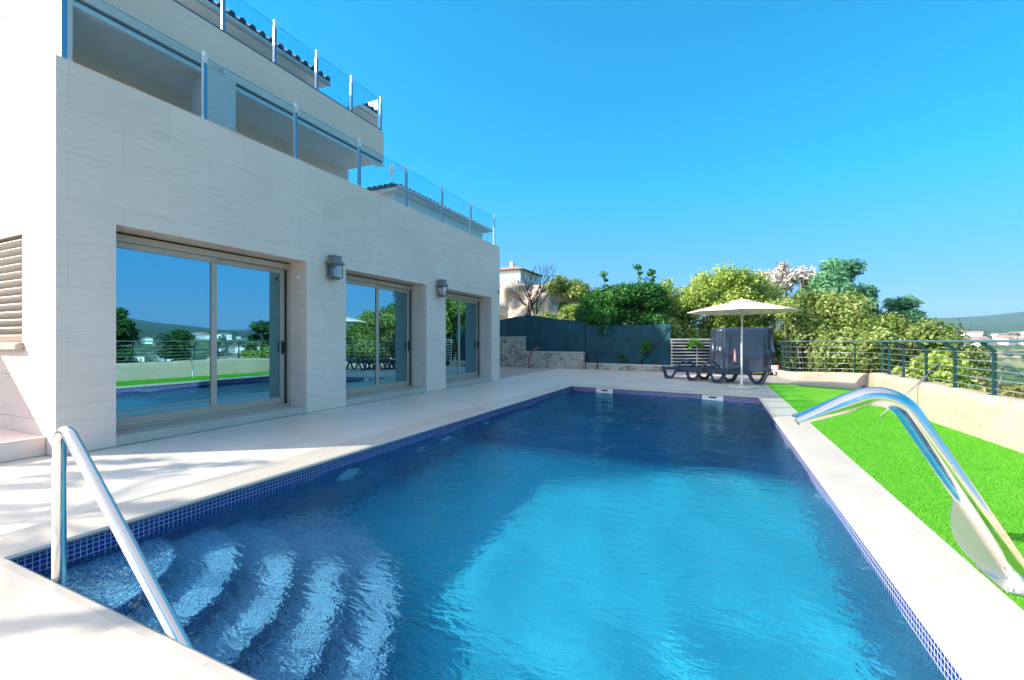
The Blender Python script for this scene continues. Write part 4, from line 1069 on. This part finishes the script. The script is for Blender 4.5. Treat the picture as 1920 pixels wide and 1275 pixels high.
# bare twiggy shrub low at the right edge
def bare(name, base_, label, cat, length, seed, mat, depth=4, r0=.03, lean=(0,0,1), group=None, spread=.55):
    r = random.Random(seed); m = MB()
    def grow(p, d_, L, rad_, lv):
        q = p + d_*L*.5 + Vector((r.uniform(-1,1),r.uniform(-1,1),r.uniform(-.5,.5)))*L*.06; e_ = q + d_*L*.5
        m.tube([p, q, e_], [rad_, rad_*.85, rad_*.65], 6 if lv > 1 else 4)
        if lv == 0: return
        for _ in range(r.choice((2,3,3))):
            nd = (d_ + Vector((r.uniform(-1,1),r.uniform(-1,1),r.uniform(-.35,.8)))*spread).normalized(); grow(e_, nd, L*r.uniform(.55,.85), rad_*.62, lv-1)
    o = thing(name, base_, label, cat, group); grow(Vector(base_), Vector(lean).normalized(), length, r0, depth); m.build('trunk', mat, o); return o
bare('bare_shrub', (4.0,9.0,-.45), 'bare grey twiggy shrub outside the railing at the right edge', 'shrub', .5, 51, M['twig'], 4, .025, (.1,.05,1), spread=.8)
bare('bare_tree', (-8.2,20.6,.4), 'leafless tree standing behind the stone wall next to the house corner', 'tree', 1.3, 53, M['bark_d'], 5, .075, (-.05,0,1))
bare('bare_tree', (-9.9,20.9,.8), 'leafless tree leaning right behind the tallest stone wall', 'tree', 1.6, 57, M['bark_d'], 5, .07, (.75,.1,1))
# trees that show in the window panes and shade the near deck
pine_tree(9.6, 10.0, -2.6, 2.75, 1.5, 'green conifer mirrored at the left edge of the first pane', 61, M['conif'], 9000, .12, True)
pine_tree(12.0, 13.8, -3.4, 1.7, 1.6, 'smaller green conifer mirrored low in the first pane', 62, M['conif'], 7000, .12, True)
pine_tree(11.0, 18.0, -3.4, 2.2, 1.7, 'round green tree mirrored beside the handle of the first door', 63, M['conif'], 9000, .13)
plant('slope_bush', (7.5,9,-2), 'row of green bushes on the slope below the parapet', 'bush', lumps(6.0, 9.5, 7.5, 17, -2.2, ip([6,9.5],[.2,-.6]), 60, .4, .7, 64), 9000, .15, M['hedge'], 65)
sb = []
rs = random.Random(12)
for k in range(13):
    q = -1.15 + k*.19; h_ = 4.1 + rs.random()*.9; sb.append((-10.6 - .563*q + rs.uniform(-.5,.5), -2.45 + .826*q + rs.uniform(-.2,.2), h_, .09, .09, rs.uniform(.3,.6)))
for q in (-.5, .35): sb.append((-8.4, -3.15 + q*.5, 4.4 + q*.6, .07, .07, .45))
plant('shade_tree', (-10.7,-3.0,0), 'slender drooping tree behind the camera that streaks the near deck with shade', 'tree', sb, 430, .12, M['ivy'], 66,
      [([(-10.9,-3.1,0),(-10.8,-3,2.5),(-10.6,-2.9,4.9)], [.12,.09,.03])] + [([(-10.6,-2.9,4.9), (b[0],b[1],b[2]+b[5])], [.02,.008]) for b in sb], elong=2.6)
plant('added_back_tree', (-14.9,10.0,0), 'unseen dense tree added behind the villa to shade the far deck', 'tree',  # out of sight, added to cast shade over the far deck and netting
      lumps(-16.6, -14.3, 9.0, 11.7, 6.4, ip([-16.6,-15.4,-14.3],[10.9,11.6,11.1]), 60, .5, .9, 67), 14000, .3, M['ivy'], 68, [([(-14.9,10.0,0),(-14.8,10.0,4),(-14.8,10,9)], [.28,.2,.08])])

# rocky bank and the house above it at the far left
rr_ = np.random.default_rng(70)
tt = np.linspace(0, 1, 70); zz = np.linspace(0, 1, 26)
path = np.array([(-24,27.6),(-15,29.0),(-11.9,29.8),(-11.3,30.3),(-9.0,33.0),(-5.0,37.0)]); seg = np.r_[0, np.cumsum(np.hypot(*np.diff(path, axis=0).T))]; s_ = tt*seg[-1]
PX, PY = np.interp(s_, seg, path[:,0]), np.interp(s_, seg, path[:,1])
T, Z = np.meshgrid(s_, zz, indexing='ij')
hgt = np.interp(s_, [0, seg[1], seg[2], seg[4], seg[-1]], [5.7,5.7,5.4,5.0,3.0])[:,None]
bulge = .09*vnoise(T*1.1, Z*4.5, 71) + .12*vnoise(T*4, Z*16, 72) + .5*(Z)
V = np.stack([np.repeat(PX[:,None], 26, 1) - .25*bulge, np.repeat(PY[:,None], 26, 1) + bulge, Z*hgt], -1)
cap = np.stack([PX-.3, PY+5, hgt[:,0]+.3], -1)[:,None,:]; V = np.concatenate([V, cap], 1); nn2 = 27
i, j = np.meshgrid(np.arange(69), np.arange(26), indexing='ij'); F = np.stack([i*nn2+j, (i+1)*nn2+j, (i+1)*nn2+j+1, i*nn2+j+1], -1).reshape(-1,4)
tag(np_mesh('rock_bank', V.reshape(-1,3), F, M['rock'], smooth=False), 'sunlit tan rock bank behind the leafless trees', 'rock')
plant('hill_scrub', (-10,31.5,5), 'scrubby green bushes along the top of the tan rock bank', 'bush', lumps(-12.0, -7.6, 30.8, 33.0, 4.6, ip([-12,-10.5,-9,-7.6],[5.9,6.25,5.7,4.6]), 30, .35, .7, 73), 4500, .15, M['bush'], 74)
plant('rock_shrub', (-9.6,29.2,1.5), 'light green shrub growing at the foot of the rock bank', 'shrub', lumps(-11.2, -6.5, 26.5, 28.8, .8, ip([-11.2,-10,-8,-6.5],[2.6,3.2,4.2,4.4]), 34, .4, .75, 75), 6000, .17, M['bush'], 76)

fh = thing('house', (-18, 41, 6), 'far white house with arched window on the hill above the rock bank', 'house')
m = MB(); m.box(-24, -18.0, 40.8, 46, 5.5, 8.5); m.build('wall', M['plaster'], fh)
m = MB(); m.add([(-24.3,40.4,8.52),(-17.5,40.4,8.52),(-17.5,46.4,8.52),(-24.3,46.4,8.52),(-22,43.2,9.3),(-19.6,43.2,9.3)], [(0,1,5,4),(1,2,5),(2,3,4,5),(3,0,4),(0,3,2,1)]); rf = m.build('roof', M['tiles'], fh)
m = MB(); m.box(-20.1, -19.8, 42.8, 43.2, 9.0, 9.75); m.build('chimney', M['plaster'], rf)
for x in (-20.3, -19.5):
    m = MB(); m.box(x-.3, x+.3, 40.75, 40.79, 7.2, 8.05); w_ = m.build('window', M['white'], fh); m = MB(); m.quad((x-.25,40.745,7.25),(x+.25,40.745,7.25),(x+.25,40.745,8.0),(x-.25,40.745,8.0)); m.build('pane', M['glass'], w_)
m = MB(); m.tube(arc((-18.6,40.78,7.4), .38, 0, math.pi, 12, (1,0,0), (0,0,1)), .04, 6); m.build('arch', M['cap'], fh)
pg = thing('pergola', (-18.2,38.5,5.6), 'white timber pergola in front of the far hill house', 'pergola')
for k in range(7):
    m = MB(); m.bar((-19.8+k*.42,37.6,7.0), (-19.2+k*.42,39.8,6.7), .09, .14); m.build('rafter', M['white'], pg)
for x, y in ((-19.7,37.7),(-17.1,37.7)):
    m = MB(); m.box(x-.07, x+.07, y-.07, y+.07, 5.4, 6.93); m.build('post', M['white'], pg)
m = MB(); m.bar((-19.9,37.7,6.86), (-16.9,37.7,6.86), .1, .12); m.build('beam', M['white'], pg)

# ------------------------------------------------------------------ far landscape
r = np.random.default_rng(90)
N = 1500; az = R(1)*r.uniform(8, 80, N); rr = 45*np.power(1400/45, r.uniform(0, 1, N)**.8)
X, Y = np.sin(az)*rr, np.cos(az)*rr; hz_ = height(X, Y)
allV, allF, tone = [], [], []
oct_ = []
for k in range(N):
    s0 = r.uniform(1.4, 3.2)*(1 + rr[k]/900); nv = 26; d_ = r.normal(size=(nv*1,3)); d_ /= np.linalg.norm(d_, axis=1)[:,None]
    c_ = np.array([X[k], Y[k], hz_[k] + s0*.6])
    P = c_ + d_*np.array([s0, s0, s0*.85])*r.uniform(.55, 1.0, (nv,1)); t = np.cross(d_, r.normal(size=(nv,3))); t /= np.linalg.norm(t, axis=1)[:,None]; b_ = np.cross(d_, t); q = s0*.5
    allV.append(np.stack([P-t*q, P+b_*q, P+t*q, P-b_*q], 1).reshape(-1,3)); tone.append(np.clip(r.normal(.45,.2,nv), 0, 1))
V = np.concatenate(allV); tag(np_mesh('distant_trees', V, np.arange(len(V)).reshape(-1,4), M['far_tree'], attr=np.concatenate(tone)), kind='stuff')
town = None; cnt = 0
for k in range(150):
    if k < 96: a = R(float(r.choice([r.uniform(14,18.5), r.uniform(19.5,24.5), r.uniform(24.5,27)]))); q = r.uniform(850, 1230)
    else: a = R(r.uniform(40, 72)); q = r.uniform(600, 1200)
    x, y = math.sin(a)*q, math.cos(a)*q; z = float(height(np.array([x]), np.array([y]))[0])
    if town is None:
        m = MB(); m.cur = 0; m.box(-6,6,-4,4,-3,5.5); m.cur = 1; m.add([(-6.3,-4.3,5.52),(6.3,-4.3,5.52),(6.3,4.3,5.52),(-6.3,4.3,5.52),(-6.3,0,7.6),(6.3,0,7.6)], [(0,1,5,4),(2,3,4,5),(1,2,5),(3,0,4)])
        m.cur = 2
        for xx in (-4,-1.3,1.3,4):
            for zz_ in (.8, 3.4): m.box(xx-.5, xx+.5, -4.05, -4.01, zz_, zz_+1.3)
        o = town = m.build('town_house', [M['white'], M['tiles'], M['black']])
        tag(o, 'tiny white house in the far town below the blue hills', 'house', 'white houses of the far town')
    else: o = town.copy(); COL.objects.link(o)
    o.location = (x, y, z); o.rotation_euler.z = r.uniform(-.7,.7); s0 = r.uniform(.7, 1.7); o.scale = (s0*r.uniform(.8,1.4), s0, s0*r.uniform(.7,1.1))
# air over the valley
HZ = 0.00017
if HZ > 0:
    t = NT('valley_air'); pv = t.n('VolumePrincipled'); t.set(pv, Color=(.50,.80,1.0), Density=HZ, Anisotropy=.1); t.link(pv.outputs[0], t.out.inputs['Volume'])
    m = MB(); m.box(-3700, 3700, -3700, 3700, -90, 240); hzb = m.build('haze', t.m); tag(hzb, kind='stuff')
